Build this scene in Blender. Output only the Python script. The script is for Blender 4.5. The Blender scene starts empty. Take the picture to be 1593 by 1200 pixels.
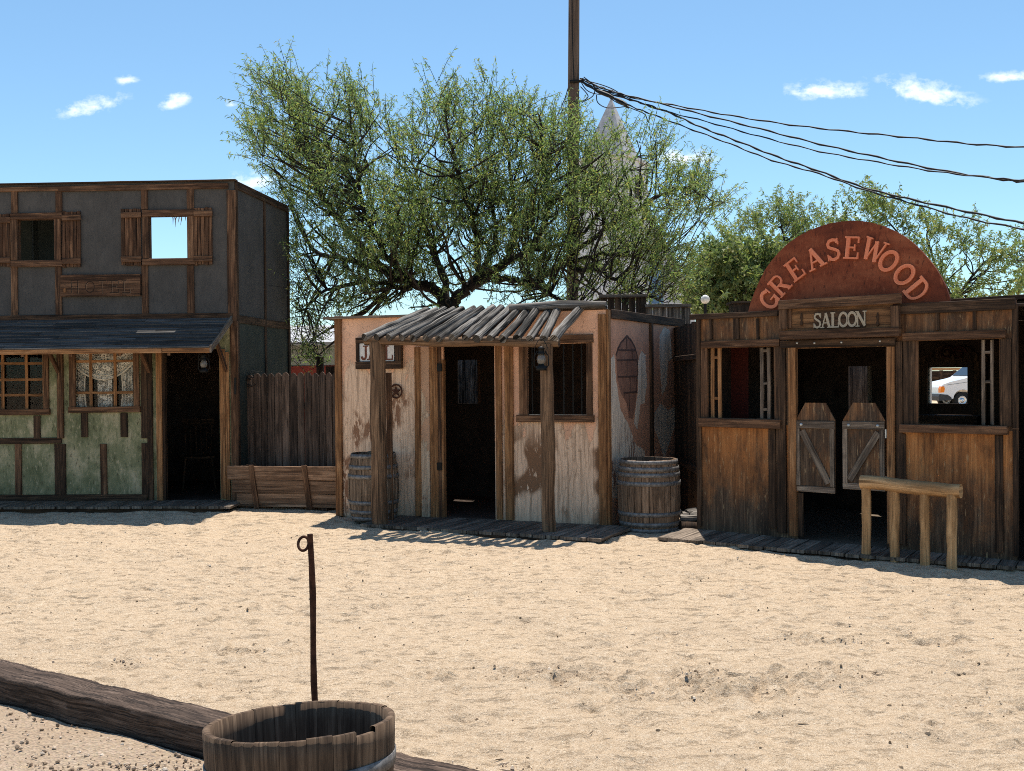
import bpy, math, random
import numpy as np
from mathutils import Vector, Matrix
random.seed(7); np.random.seed(7)
SC = bpy.context.scene
COL = SC.collection
rad = math.radians

# ------------------------------------------------------------------ camera model
CAMH, FPX, CX, CY = 1.70, 1600.0, 796.5, 600.0
PITCH, ROLL = math.atan(15/1600.0), 0.0087
_F = Vector((0, math.cos(PITCH), -math.sin(PITCH)))
_U0 = Vector((0, math.sin(PITCH), math.cos(PITCH)))
_R0 = Vector((1, 0, 0))
_R = _R0*math.cos(ROLL) - _U0*math.sin(ROLL)
_U = _U0*math.cos(ROLL) + _R0*math.sin(ROLL)
EYE = Vector((0, 0, CAMH))
def ray(px, py):
    return _F + _R*((px-CX)/FPX) + _U*((CY-py)/FPX)
def at_depth(px, py, y):
    d = ray(px, py); return EYE + d*(y/d.y)
def at_z(px, py, z=0.0):
    d = ray(px, py); return EYE + d*((z-CAMH)/d.z)
def to_px(p):
    v = p - EYE; w = v.dot(_F)
    return CX + FPX*v.dot(_R)/w, CY - FPX*v.dot(_U)/w
def sstep(a, b, x):
    t = min(1, max(0, (x-a)/(b-a))); return t*t*(3-2*t)
def gh(x, y):
    return .05*sstep(6, 10, y) + .03*sstep(10.5, 12.5, y)*sstep(-1, -3, x) + .04*sstep(16, 30, y)

# ------------------------------------------------------------------ mesh builder
class MB:
    def __init__(s): s.v = []; s.f = []; s.uv = []; s.smooth = []; s.pc = []
    def add(s, verts, faces, uvs, smooth=False):
        o = len(s.v); f_ = len(s.f); s.v += [Vector(p) for p in verts]; s.pc.append((o, len(s.v), f_, f_+len(faces)))
        for f, u in zip(faces, uvs):
            s.f.append([i+o for i in f]); s.uv.append(u); s.smooth.append(smooth)
        return s
    def parts(s, name, mat, parent):
        last = None
        for (v0, v1, f0, f1) in s.pc:
            m = MB(); m.v = s.v[v0:v1]; m.f = [[i-v0 for i in f] for f in s.f[f0:f1]]; m.uv = s.uv[f0:f1]; m.smooth = s.smooth[f0:f1]
            last = m.build(name, mat, parent)
        return last
    def build(s, name, mat, parent=None):
        me = bpy.data.meshes.new(name)
        off = parent_origin(parent) if parent else Vector((0, 0, 0))
        me.from_pydata([tuple(p-off) for p in s.v], [], s.f)
        uvl = me.uv_layers.new(name='UVMap')
        flat = [c for fu in s.uv for uv in fu for c in uv]
        uvl.data.foreach_set('uv', flat)
        me.polygons.foreach_set('use_smooth', s.smooth)
        me.materials.append(mat); me.update()
        o = bpy.data.objects.new(name, me); COL.objects.link(o)
        if parent: o.parent = parent
        return o
    # a board: axis p0->p1, half width vector w, half thickness vector t, chamfered edges, slight wobble
    def board(s, p0, p1, w, t, ch=.004, seg=2, jit=.002):
        p0, p1, w, t = Vector(p0), Vector(p1), Vector(w), Vector(t)
        W, T = w.length, t.length
        ch = min(ch, W*.45, T*.45); wn, tn = w/W, t/T
        a, b = W-ch, T-ch
        prof = [(-a, -T), (a, -T), (W, -b), (W, b), (a, T), (-a, T), (-W, b), (-W, -b)]
        L = (p1-p0).length; uo, vo = random.random()*9, random.random()*9
        per = [0]
        for i in range(8):
            q, r = prof[i], prof[(i+1) % 8]; per.append(per[-1]+math.hypot(q[0]-r[0], q[1]-r[1]))
        V = []; seg = max(1, seg)
        ax = (p1-p0)/max(L, 1e-6)
        for k in range(seg+1):
            c = p0.lerp(p1, k/seg); jw, jt = random.uniform(-jit, jit), random.uniform(-jit, jit)*.5
            for (x, y) in prof:
                q = c + wn*(x+jw+random.uniform(-jit, jit)*.35) + tn*(y+jt)
                if k in (0, seg): q = q + ax*random.uniform(-jit, jit)
                V.append(q)
        F, Uv = [], []
        for k in range(seg):
            for i in range(8):
                j = (i+1) % 8
                F.append([k*8+i, k*8+j, (k+1)*8+j, (k+1)*8+i])
                u0, u1 = uo+L*k/seg, uo+L*(k+1)/seg
                Uv.append([(u0, vo+per[i]), (u0, vo+per[i+1]), (u1, vo+per[i+1]), (u1, vo+per[i])])
        F.append([7, 6, 5, 4, 3, 2, 1, 0]); Uv.append([(uo+prof[i][1]*.3, vo+prof[i][0]) for i in (7, 6, 5, 4, 3, 2, 1, 0)])
        F.append([seg*8+i for i in range(8)]); Uv.append([(uo+prof[i][1]*.3, vo+prof[i][0]) for i in range(8)])
        # make sure normals face out
        if wn.cross(tn).dot(ax) < 0: F = [f[::-1] for f in F]; Uv = [u[::-1] for u in Uv]
        return s.add(V, F, Uv)
    def box(s, c, sx, sy, sz, ch=.003, rot=0, jit=0.0):
        c = Vector(c); cr, sr = math.cos(rot), math.sin(rot)
        X, Y, Z = Vector((cr, sr, 0)), Vector((-sr, cr, 0)), Vector((0, 0, 1))
        d = [(sx, X), (sy, Y), (sz, Z)]; d.sort(key=lambda q: -q[0])
        return s.board(c-d[0][1]*d[0][0]/2, c+d[0][1]*d[0][0]/2, d[1][1]*d[1][0]/2, d[2][1]*d[2][0]/2, ch, 1, jit)
    def tube(s, pts, radii, n=10, jit=0.0, cap=True, smooth=True, closed=False):
        pts = [Vector(p) for p in pts]
        if not hasattr(radii, '__len__'): radii = [radii]*len(pts)
        N = len(pts); V = []; uo, vo = random.random()*9, random.random()*9
        prev = None; Ls = [0]
        for i in range(1, N): Ls.append(Ls[-1]+(pts[i]-pts[i-1]).length)
        lob = [random.uniform(1-jit, 1+jit) for _ in range(n)]
        for i in range(N):
            if closed: tg = pts[(i+1) % N]-pts[i-1]
            else: tg = pts[min(i+1, N-1)]-pts[max(i-1, 0)]
            tg.normalize()
            if prev is None:
                h = Vector((0, 0, 1)) if abs(tg.z) < .9 else Vector((1, 0, 0))
                a = tg.cross(h).normalized()
            else:
                a = prev - tg*prev.dot(tg); a.normalize()
            prev = a; b = tg.cross(a)
            for k in range(n):
                an = 2*math.pi*k/n; r = radii[i]*lob[k]*random.uniform(1-jit*.5, 1+jit*.5)
                V.append(pts[i]+a*math.cos(an)*r+b*math.sin(an)*r)
        F, Uv = [], []; circ = 2*math.pi*max(radii)
        for i in range(N if closed else N-1):
            i2 = (i+1) % N
            for k in range(n):
                k2 = (k+1) % n
                F.append([i*n+k, i*n+k2, i2*n+k2, i2*n+k])
                u0 = uo+Ls[i]; u1 = uo+(Ls[i2] if i2 else Ls[i]+.05)
                v0, v1 = vo+circ*k/n, vo+circ*(k+1)/n
                Uv.append([(u0, v0), (u0, v1), (u1, v1), (u1, v0)])
        s.add(V, F, Uv, smooth)
        if cap and not closed:
            for base, rev in ((0, True), ((N-1)*n, False)):
                f = [base+k for k in range(n)]
                if rev: f = f[::-1]
                r = radii[0 if rev else -1]
                vv = [V[i] for i in f]
                s.add(vv, [list(range(n))], [[(uo+math.cos(6.283*k/n)*r*.2, vo+math.sin(6.283*k/n)*r) for k in range(n)]], False)
        return s
    def lathe(s, c, prof, n=32, smooth=True, a0=0, a1=2*math.pi, tilt=None):
        c = Vector(c); full = abs(a1-a0-2*math.pi) < 1e-4
        m = n if full else n+1; V = []
        for (r, z) in prof:
            for k in range(m):
                an = a0+(a1-a0)*k/n; q = Vector((math.cos(an)*r, math.sin(an)*r, z))
                V.append(c+(tilt @ q if tilt else q))
        F, Uv = [], []; L = [0]
        for i in range(1, len(prof)): L.append(L[-1]+math.hypot(prof[i][0]-prof[i-1][0], prof[i][1]-prof[i-1][1]))
        R = max(p[0] for p in prof)
        for i in range(len(prof)-1):
            for k in range(n):
                k2 = (k+1) % m
                F.append([i*m+k, i*m+k2, (i+1)*m+k2, (i+1)*m+k])
                v0, v1 = R*(a1-a0)*k/n, R*(a1-a0)*(k+1)/n
                Uv.append([(L[i], v0), (L[i], v1), (L[i+1], v1), (L[i+1], v0)])
        return s.add(V, F, Uv, smooth)
    # extrude a 2-D polygon: origin o, axes ax, ay, extrusion vector e
    def prism(s, poly, o, ax, ay, e, back=True):
        o, ax, ay, e = Vector(o), Vector(ax), Vector(ay), Vector(e)
        n = len(poly)
        if ax.cross(ay).dot(e) < 0: poly = poly[::-1]
        area = sum(poly[i][0]*poly[(i+1) % n][1]-poly[(i+1) % n][0]*poly[i][1] for i in range(n))
        if (area < 0) == (ax.cross(ay).dot(e) > 0): poly = poly[::-1]
        V = [o+ax*x+ay*y for x, y in poly]; V2 = [p+e for p in V]
        uv = [(y, x) for x, y in poly]
        F = [[n+i for i in range(n)]]; Uv = [uv]
        if back: F.append(list(range(n))[::-1]); Uv.append(uv[::-1])
        h = e.length; acc = 0
        for i in range(n):
            j = (i+1) % n; l = math.hypot(poly[j][0]-poly[i][0], poly[j][1]-poly[i][1])
            F.append([i, j, n+j, n+i]); Uv.append([(acc, 0), (acc+l, 0), (acc+l, h), (acc, h)]); acc += l
        return s.add(V+V2, F, Uv)
    def uvsphere(s, c, r, n=14, m=8, sc=(1, 1, 1)):
        prof = []
        for i in range(m+1):
            a = -math.pi/2+math.pi*i/m; prof.append((max(1e-4, math.cos(a)*r), math.sin(a)*r*sc[2]))
        return s.lathe(c, prof, n)

def parent_origin(o):
    p = Vector((0, 0, 0))
    while o is not None: p = p + o.location; o = o.parent
    return p
def tag(o, label=None, cat=None, group=None, kind=None):
    if label: o['label'] = label
    if cat: o['category'] = cat
    if group: o['group'] = group
    if kind: o['kind'] = kind
    return o
def thing(name, loc, label, cat, group=None):
    o = bpy.data.objects.new(name, None); COL.objects.link(o); o.location = Vector(loc); o.empty_display_size = .2
    return tag(o, label, cat, group)
def copy_tree(o, parent=None):
    c = o.copy(); COL.objects.link(c); c.parent = parent
    for ch in [q for q in bpy.data.objects if q.parent == o]: copy_tree(ch, c)
    return c

# ------------------------------------------------------------------ facade frame: pixels on the photograph's wall give real metres on a real wall
class Wall:
    def __init__(s, A, B):
        s.A = Vector((A[0], A[1], 0)); B = Vector((B[0], B[1], 0))
        s.u = (B-s.A).normalized(); s.len = (B-s.A).length
        n = Vector((s.u.y, -s.u.x, 0))
        if n.y > 0 and abs(n.y) > .3: n = -n
        s.n = n
    def flip(s): s.n = -s.n; return s
    def pt(s, u, n, z): return s.A + s.u*u + s.n*n + Vector((0, 0, z))
    def uz(s, px, py, n=0.0):
        d = ray(px, py); o = s.A + s.n*n
        t = (o-EYE).dot(s.n)/d.dot(s.n); p = EYE+d*t
        return (p-s.A).dot(s.u), p.z
    def rect(s, x0, y0, x1, y1, n=0.0):
        mx, my = (x0+x1)/2, (y0+y1)/2
        return s.uz(x0, my, n)[0], s.uz(x1, my, n)[0], s.uz(mx, y1, n)[1], s.uz(mx, y0, n)[1]
    # one board covering a rectangle given in pixels
    def bd(s, mb, x0, y0, x1, y1, n0=0.0, n1=.025, horiz=None, seg=None, jit=.0025, ch=.004):
        u0, u1, z0, z1 = s.rect(x0, y0, x1, y1, n1)
        s.bm(mb, u0, u1, z0, z1, n0, n1, horiz, seg, jit, ch)
    def bm(s, mb, u0, u1, z0, z1, n0, n1, horiz=None, seg=None, jit=.0025, ch=.004):
        if horiz is None: horiz = (u1-u0) > (z1-z0)
        um, zm, nm = (u0+u1)/2, (z0+z1)/2, (n0+n1)/2; t = s.n*(n1-n0)/2; Z = Vector((0, 0, 1))
        if horiz:
            L = u1-u0; mb.board(s.pt(u0, nm, zm), s.pt(u1, nm, zm), Z*(z1-z0)/2, t, ch, seg or max(1, int(L/.35)), jit)
        else:
            L = z1-z0; mb.board(s.pt(um, nm, z0), s.pt(um, nm, z1), s.u*(u1-u0)/2, t, ch, seg or max(1, int(L/.35)), jit)
    # wall slab with rectangular holes; UV: u = height, v = along wall
    def slab(s, mb, u0, u1, z0, z1, holes, n0, n1):
        us = sorted({u0, u1, *[min(max(h[k], u0), u1) for h in holes for k in (0, 1)]})
        zs = sorted({z0, z1, *[min(max(h[k], z0), z1) for h in holes for k in (2, 3)]})
        def solid(i, j):
            if i < 0 or j < 0 or i >= len(us)-1 or j >= len(zs)-1: return False
            a, b = (us[i]+us[i+1])/2, (zs[j]+zs[j+1])/2
            return not any(h[0] < a < h[1] and h[2] < b < h[3] for h in holes)
        P = s.pt
        def q(pts, uv): mb.add(pts, [[0, 1, 2, 3]], [uv])
        for i in range(len(us)-1):
            for j in range(len(zs)-1):
                if not solid(i, j): continue
                a, b, c, d = us[i], us[i+1], zs[j], zs[j+1]
                q([P(a, n1, c), P(b, n1, c), P(b, n1, d), P(a, n1, d)], [(c, a), (c, b), (d, b), (d, a)])
                q([P(a, n0, d), P(b, n0, d), P(b, n0, c), P(a, n0, c)], [(d, a), (d, b), (c, b), (c, a)])
                if not solid(i-1, j): q([P(a, n0, c), P(a, n1, c), P(a, n1, d), P(a, n0, d)], [(c, 0), (c, .02), (d, .02), (d, 0)])
                if not solid(i+1, j): q([P(b, n1, c), P(b, n0, c), P(b, n0, d), P(b, n1, d)], [(c, 0), (c, .02), (d, .02), (d, 0)])
                if not solid(i, j-1): q([P(a, n0, c), P(b, n0, c), P(b, n1, c), P(a, n1, c)], [(0, a), (0, b), (.02, b), (.02, a)])
                if not solid(i, j+1): q([P(a, n1, d), P(b, n1, d), P(b, n0, d), P(a, n0, d)], [(0, a), (0, b), (.02, b), (.02, a)])

# ------------------------------------------------------------------ materials
def newmat(name):
    m = bpy.data.materials.new(name); m.use_nodes = True
    nt = m.node_tree; b = nt.nodes['Principled BSDF']
    b.inputs['Specular IOR Level'].default_value = .25
    return m, nt, b
class N:
    def __init__(s, nt): s.nt = nt
    def __call__(s, t, **k):
        n = s.nt.nodes.new(t)
        for a, v in k.items(): setattr(n, a, v)
        return n
    def link(s, a, b): s.nt.links.new(a, b)
    def math(s, op, a, b=None, c=None, clamp=False):
        n = s('ShaderNodeMath', operation=op); n.use_clamp = clamp
        for i, x in enumerate((a, b, c)):
            if x is None: continue
            if hasattr(x, 'links'): s.link(x, n.inputs[i])
            else: n.inputs[i].default_value = x
        return n.outputs[0]
    def mapping(s, vec, scale, loc=(0, 0, 0), rot=(0, 0, 0)):
        n = s('ShaderNodeMapping'); s.link(vec, n.inputs[0])
        n.inputs['Scale'].default_value = scale; n.inputs['Location'].default_value = loc; n.inputs['Rotation'].default_value = rot
        return n.outputs[0]
    def noise(s, vec, scale, detail=4, rough=.55, dist=0.0):
        n = s('ShaderNodeTexNoise'); s.link(vec, n.inputs['Vector'])
        n.inputs['Scale'].default_value = scale; n.inputs['Detail'].default_value = detail
        n.inputs['Roughness'].default_value = rough; n.inputs['Distortion'].default_value = dist
        return n.outputs['Fac']
    def voro(s, vec, scale, feature='F1'):
        n = s('ShaderNodeTexVoronoi', feature=feature); s.link(vec, n.inputs['Vector']); n.inputs['Scale'].default_value = scale
        return n
    def ramp(s, fac, stops, interp='LINEAR'):
        n = s('ShaderNodeValToRGB'); s.link(fac, n.inputs[0]); e = n.color_ramp.elements; n.color_ramp.interpolation = interp
        while len(e) < len(stops): e.new(.5)
        for el, (p, c) in zip(e, stops):
            el.position = p; el.color = (c[0], c[1], c[2], 1) if hasattr(c, '__len__') else (c, c, c, 1)
        return n.outputs[0]
    def mix(s, fac, a, b, mode='MIX'):
        n = s('ShaderNodeMix', data_type='RGBA', blend_type=mode); n.clamp_factor = True
        for i, x in ((0, fac), (6, a), (7, b)):
            if hasattr(x, 'links'): s.link(x, n.inputs[i])
            elif i == 0: n.inputs[0].default_value = x
            else: n.inputs[i].default_value = (x[0], x[1], x[2], 1)
        return n.outputs[2]
    def mrange(s, v, a, b, c=0, d=1):
        n = s('ShaderNodeMapRange'); n.clamp = True; s.link(v, n.inputs[0])
        for i, x in enumerate((a, b, c, d)): n.inputs[i+1].default_value = x
        return n.outputs[0]
    def bump(s, h, bsdf, strength=.5, dist=.01, prev=None):
        n = s('ShaderNodeBump'); s.link(h, n.inputs['Height']); n.inputs['Strength'].default_value = strength
        n.inputs['Distance'].default_value = dist
        if prev is not None: s.link(prev, n.inputs['Normal'])
        if bsdf: s.link(n.outputs[0], bsdf.inputs['Normal'])
        return n.outputs[0]
def uv_island(n):
    tc = n('ShaderNodeTexCoord'); g = n('ShaderNodeNewGeometry')
    cb = n('ShaderNodeCombineXYZ'); r = g.outputs['Random Per Island']
    n.link(n.math('MULTIPLY', r, 37.0), cb.inputs[0]); n.link(n.math('MULTIPLY', r, 91.0), cb.inputs[1]); n.link(n.math('MULTIPLY', r, 13.0), cb.inputs[2])
    va = n('ShaderNodeVectorMath', operation='ADD'); n.link(tc.outputs['UV'], va.inputs[0]); n.link(cb.outputs[0], va.inputs[1])
    return va.outputs[0], r
def grain_nodes(n, vec, g=1.0):
    fine = n.noise(n.mapping(vec, (2.2*g, 50*g, 1)), 1, 8, .68, .5)
    big = n.noise(n.mapping(vec, (1.1*g, 9*g, 1)), 1, 4, .6, .8)
    crack = n.noise(n.mapping(vec, (1.3*g, 30*g, 1), (5, 3, 0)), 1, 3, .5, .4)
    c2_ = n.noise(n.mapping(vec, (1.1*g, 75*g, 1), (1, 8, 0)), 1, 3, .5, .2); crack = n.math('MINIMUM', n.mrange(crack, .385, .43), n.mrange(c2_, .33, .38))          # 0 inside a crack
    kn = n.voro(n.mapping(vec, (1.7*g, 8*g, 1)), 1.0)
    knot = n.mrange(kn.outputs['Distance'], .06, .16)
    return fine, big, crack, knot
def wood(name, dark, mid, light, g=1.0, var=.3, rough=.85, bump=.5, crack_amt=.6, knot_amt=.6):
    m, nt, b = newmat(name); n = N(nt)
    vec, r = uv_island(n)
    fine, big, crack, knot = grain_nodes(n, vec, g)
    f = n.math('ADD', n.math('MULTIPLY', fine, .6), n.math('MULTIPLY', big, .4))
    c = n.ramp(f, [(.36, dark), (.5, mid), (.63, light)])
    c = n.mix(n.math('MULTIPLY', n.math('SUBTRACT', 1.0, crack), crack_amt), c, [x*.25 for x in dark])
    c = n.mix(n.math('MULTIPLY', n.math('SUBTRACT', 1.0, knot), knot_amt), c, [x*.35 for x in dark])
    wth = n.noise(n.mapping(vec, (2.0*g, 6*g, 1), (2, 9, 0)), 1, 6, .68, .4)
    c = n.mix(n.mrange(wth, .50, .64, 0, .62), c, [x*.8 for x in dark])
    val = n.mrange(r, 0, 1, 1-var, 1+var)
    sep = n('ShaderNodeCombineColor'); 
    for i in range(3): n.link(val, sep.inputs[i])
    c = n.mix(1.0, c, sep.outputs[0], 'MULTIPLY')
    n.link(c, b.inputs['Base Color']); b.inputs['Roughness'].default_value = rough
    h = n.math('ADD', n.math('MULTIPLY', fine, .8), crack)
    n.bump(h, b, bump, .004)
    return m
def plain(name, col, rough=.6, metal=0.0, nscale=20, namt=.25, bump=.15):
    m, nt, b = newmat(name); n = N(nt); tc = n('ShaderNodeTexCoord')
    f = n.noise(tc.outputs['Object'], nscale, 6, .6)
    c = n.ramp(f, [(.3, [x*(1-namt) for x in col]), (.7, [min(1, x*(1+namt)) for x in col])])
    n.link(c, b.inputs['Base Color']); b.inputs['Roughness'].default_value = rough; b.inputs['Metallic'].default_value = metal
    if bump: n.bump(f, b, bump, .003)
    return m
def rusty(name, c1, c2, rough=.75, metal=.4, sc=30):
    m, nt, b = newmat(name); n = N(nt); tc = n('ShaderNodeTexCoord')
    f = n.noise(tc.outputs['Object'], sc, 8, .65)
    n.link(n.ramp(f, [(.38, c1), (.62, c2)]), b.inputs['Base Color']); b.inputs['Roughness'].default_value = rough; b.inputs['Metallic'].default_value = metal
    n.bump(f, b, .4, .002); return m
# paint peeling off plywood. UV x = height (m), y = along the wall (m)
def peel(name, paint, bare, bare_dark, zlo, zhi, bias=0.0, loc=(0, 0, 0), flakes=(.19, .10, .07), flake_thr=.63, flake_z=(0, 1.2)):
    m, nt, b = newmat(name); n = N(nt); tc = n('ShaderNodeTexCoord'); vec = tc.outputs['UV']
    sx = n('ShaderNodeSeparateXYZ'); n.link(vec, sx.inputs[0]); z = sx.outputs[0]
    a = n.noise(n.mapping(vec, (1.9, 5.0, 1), loc), 1, 7, .60, .7)
    hb = n.mrange(z, zlo, zhi, -.2, .2)
    k = n.math('ADD', n.math('ADD', a, hb), bias)
    mask = n.mrange(k, .495, .51)                       # 1 = paint still on
    edge = n.math('SUBTRACT', n.mrange(k, .47, .495), mask)   # dirty rim along the peel line
    fine, big, crack, knot = grain_nodes(n, n.mapping(vec, (1.0, 1.15, 1), loc), .8)
    wv = n('ShaderNodeTexWave', wave_type='BANDS', bands_direction='Y'); n.link(n.mapping(vec, (.28, 1, 1), loc), wv.inputs['Vector'])
    wv.inputs['Scale'].default_value = 5; wv.inputs['Distortion'].default_value = 14; wv.inputs['Detail'].default_value = 3; wv.inputs['Detail Scale'].default_value = 1.1
    wline = n.mrange(wv.outputs['Fac'], .0, .22)
    bc = n.ramp(n.math('ADD', n.math('MULTIPLY', fine, .7), n.math('MULTIPLY', big, .3)), [(.30, [x*1.2 for x in bare_dark]), (.45, [x*.85 for x in bare]), (.58, bare)])
    bc = n.mix(n.math('MULTIPLY', n.math('SUBTRACT', 1.0, wline), .42), bc, bare_dark)
    bc = n.mix(n.math('MULTIPLY', n.math('SUBTRACT', 1.0, crack), .42), bc, [x*.6 for x in bare_dark])
    sw = n.noise(n.mapping(vec, (4.5, 8, 1), (loc[0]+6, loc[1]+4, 0)), 1, 5, .6, 3.0); swm = n.mrange(n.noise(n.mapping(vec, (1.3, 2.2, 1), (loc[0]+2, loc[1], 0)), 1, 2), .50, .60)
    bc = n.mix(n.math('MULTIPLY', n.math('MULTIPLY', n.mrange(sw, .56, .62), swm), .6), bc, bare_dark)
    fl = n.noise(n.mapping(vec, (6.0, 22, 1), (loc[0]+3, loc[1]+8, 0)), 1, 8, .70, .5)
    fz = n.noise(n.mapping(vec, (1.6, 2.2, 1), (loc[0]+9, loc[1]+1, 0)), 1, 2, .5)
    fb = n.math('MULTIPLY', n.mrange(fl, flake_thr-.11, flake_thr-.07), n.mrange(fz, .5, .56))
    fb = n.math('MULTIPLY', fb, n.mrange(z, flake_z[1], flake_z[1]-.35))
    bc = n.mix(fb, bc, flakes)
    pn = n.noise(n.mapping(vec, (3, 3, 1)), 1, 5, .6)
    pc = n.ramp(pn, [(.3, [x*.78 for x in paint]), (.7, [min(1, x*1.12) for x in paint])])
    vein = n.noise(n.mapping(vec, (2.6, 5, 1), (1, 7, 0)), 1, 3, .5, 1.5)
    vl = n.math('SUBTRACT', 1.0, n.mrange(n.math('ABSOLUTE', n.math('SUBTRACT', vein, .5)), .002, .010))
    pc = n.mix(n.math('MULTIPLY', vl, .55), pc, [x*.35 for x in paint])
    c = n.mix(mask, bc, pc); c = n.mix(n.math('MULTIPLY', edge, .55), c, bare_dark)
    grime = n.mrange(n.math('ADD', z, n.math('MULTIPLY', n.noise(n.mapping(vec, (2, 9, 1)), 1, 4), .4)), .22, .5)
    c = n.mix(n.math('MULTIPLY', n.math('SUBTRACT', 1.0, grime), .5), c, [x*.35 for x in bare])
    n.link(c, b.inputs['Base Color']); b.inputs['Roughness'].default_value = .9
    h = n.math('ADD', n.math('MULTIPLY', mask, .8), n.math('MULTIPLY', crack, .3)); n.bump(h, b, .6, .004)
    return m
def mottled(name, c1, c2, c3, loc=(0, 0, 0), streak=1.0, dirt=(.03, .022, .015), zdirt=(.2, .5), rough=.9):
    m, nt, b = newmat(name); n = N(nt); tc = n('ShaderNodeTexCoord'); vec = tc.outputs['UV']
    sx = n('ShaderNodeSeparateXYZ'); n.link(vec, sx.inputs[0]); z = sx.outputs[0]
    a = n.noise(n.mapping(vec, (2.2, 3.2*streak, 1), loc), 1, 8, .68, .2)
    c = n.ramp(a, [(.34, c1), (.5, c2), (.66, c3)])
    s2 = n.noise(n.mapping(vec, (9, 26, 1), loc), 1, 6, .7)
    c = n.mix(n.math('MULTIPLY', n.mrange(s2, .56, .64), .75), c, c3)
    c = n.mix(n.math('MULTIPLY', n.mrange(s2, .43, .36), .7), c, dirt)
    gr = n.mrange(n.math('ADD', z, n.math('MULTIPLY', n.noise(n.mapping(vec, (1.5, 14, 1)), 1, 5), .6)), zdirt[0]+.2, zdirt[1]+.35)
    c = n.mix(n.math('MULTIPLY', n.math('SUBTRACT', 1.0, gr), .65), c, dirt)
    n.link(c, b.inputs['Base Color']); b.inputs['Roughness'].default_value = rough
    n.bump(s2, b, .25, .003); return m
def saloon_ply(name, loc=(0, 0, 0), zf=(.2, 1.25)):
    m, nt, b = newmat(name); n = N(nt); tc = n('ShaderNodeTexCoord'); vec = tc.outputs['UV']
    sx = n('ShaderNodeSeparateXYZ'); n.link(vec, sx.inputs[0]); z = sx.outputs[0]
    fine, big, crack, knot = grain_nodes(n, n.mapping(vec, (1, 1, 1), loc), .8)
    f = n.math('ADD', n.math('MULTIPLY', fine, .55), n.math('MULTIPLY', big, .45))
    var = n.ramp(f, [(.3, (.15, .055, .018)), (.5, (.37, .145, .046)), (.68, (.54, .25, .09))])
    gry = n.ramp(f, [(.34, (.024, .014, .009)), (.5, (.085, .053, .033)), (.64, (.20, .13, .08))])
    nn = n.noise(n.mapping(vec, (2.4, 5, 1), loc), 1, 9, .72, .3)
    k = n.math('ADD', nn, n.mrange(z, zf[0], zf[1], -.25, .27))
    c = n.mix(n.mrange(k, .30, .72), gry, var)
    c = n.mix(n.math('MULTIPLY', n.math('SUBTRACT', 1.0, crack), .3), c, (.03, .016, .009))
    st = n.noise(n.mapping(vec, (1.1, 4.5, 1), (loc[0]+5, loc[1]+2, 0)), 1, 7, .7, .3)
    c = n.mix(n.mrange(st, .50, .66, 0, .72), c, (.030, .018, .012))
    sp = n.noise(n.mapping(vec, (7, 46, 1), loc), 1, 5, .6)
    c = n.mix(n.math('MULTIPLY', n.mrange(sp, .60, .68), .55), c, (.50, .34, .18))
    n.link(c, b.inputs['Base Color']); b.inputs['Roughness'].default_value = .8
    n.bump(n.math('ADD', fine, crack), b, .4, .003); return m
# ------------------------------------------------------------------ material set
W_DARK = wood('dark_weathered_wood', (0.0186, 0.0108, 0.00621), (0.0559, 0.0311, 0.0176), (0.139, 0.0789, 0.0435))
W_BROWN = wood('brown_weathered_wood', (0.0398, 0.0198, 0.0105), (0.114, 0.0573, 0.0303), (0.25, 0.138, 0.0753))
W_TAN = wood('tan_raw_lumber', (0.124, 0.0535, 0.0217), (0.286, 0.134, 0.054), (0.449, 0.242, 0.113), var=.25, crack_amt=.5)
W_GREY = wood('grey_weathered_wood', (0.0559, 0.0402, 0.029), (0.161, 0.12, 0.0889), (0.335, 0.262, 0.193))
W_LOG = wood('silvered_log', (.018, .015, .012), (.13, .113, .096), (.42, .38, .335), g=1.0, crack_amt=1.0, bump=.9)
W_POST = wood('brown_round_post', (0.0529, 0.0299, 0.0165), (0.159, 0.0923, 0.0517), (0.333, 0.204, 0.118), g=.8, crack_amt=.7)
W_RAIL = wood('yellow_peeled_log', (0.187, 0.0977, 0.0402), (0.419, 0.244, 0.112), (0.606, 0.381, 0.192), g=.8, crack_amt=.45)
W_DECK = wood('grey_deck_plank', (0.0648, 0.0489, 0.0363), (0.168, 0.13, 0.0978), (0.311, 0.244, 0.186), var=.35)
W_FENCE = wood('brown_picket_wood', (0.037, 0.0242, 0.0175), (0.101, 0.0654, 0.047), (0.204, 0.139, 0.103), var=.35)
W_SHUT = wood('shutter_wood', (0.033, 0.0157, 0.00769), (0.0972, 0.0472, 0.025), (0.221, 0.118, 0.0635))
W_BARREL = wood('oak_stave', (0.0634, 0.0418, 0.0268), (0.19, 0.128, 0.0828), (0.381, 0.268, 0.183), g=1.3, var=.3, crack_amt=.35)
W_BARREL2 = wood('old_oak_stave', (0.0642, 0.039, 0.0238), (0.173, 0.107, 0.0658), (0.308, 0.207, 0.136), g=1.6, var=.28, crack_amt=.4)
W_TIE = wood('tarred_tie_wood', (0.0287, 0.0172, 0.0115), (0.0943, 0.0615, 0.0435), (0.205, 0.143, 0.107), g=2.2, bump=1.0, crack_amt=.7, knot_amt=.3)
W_BARREL3 = wood('planter_oak_stave', (0.042, 0.0245, 0.015), (0.115, 0.0725, 0.0444), (0.217, 0.145, 0.0928), g=1.2, var=.16, crack_amt=.5)
W_BOX = wood('planter_board', (0.0781, 0.0408, 0.0233), (0.202, 0.117, 0.0689), (0.378, 0.234, 0.149))
W_ROOF = wood('slate_grey_lap_board', (0.029, 0.0261, 0.0232), (0.0682, 0.0623, 0.0565), (0.131, 0.12, 0.112), var=.35)
W_PLANK = wood('dark_red_plank', (.02, .006, .004), (.05, .014, .010), (.09, .03, .02))
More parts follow.
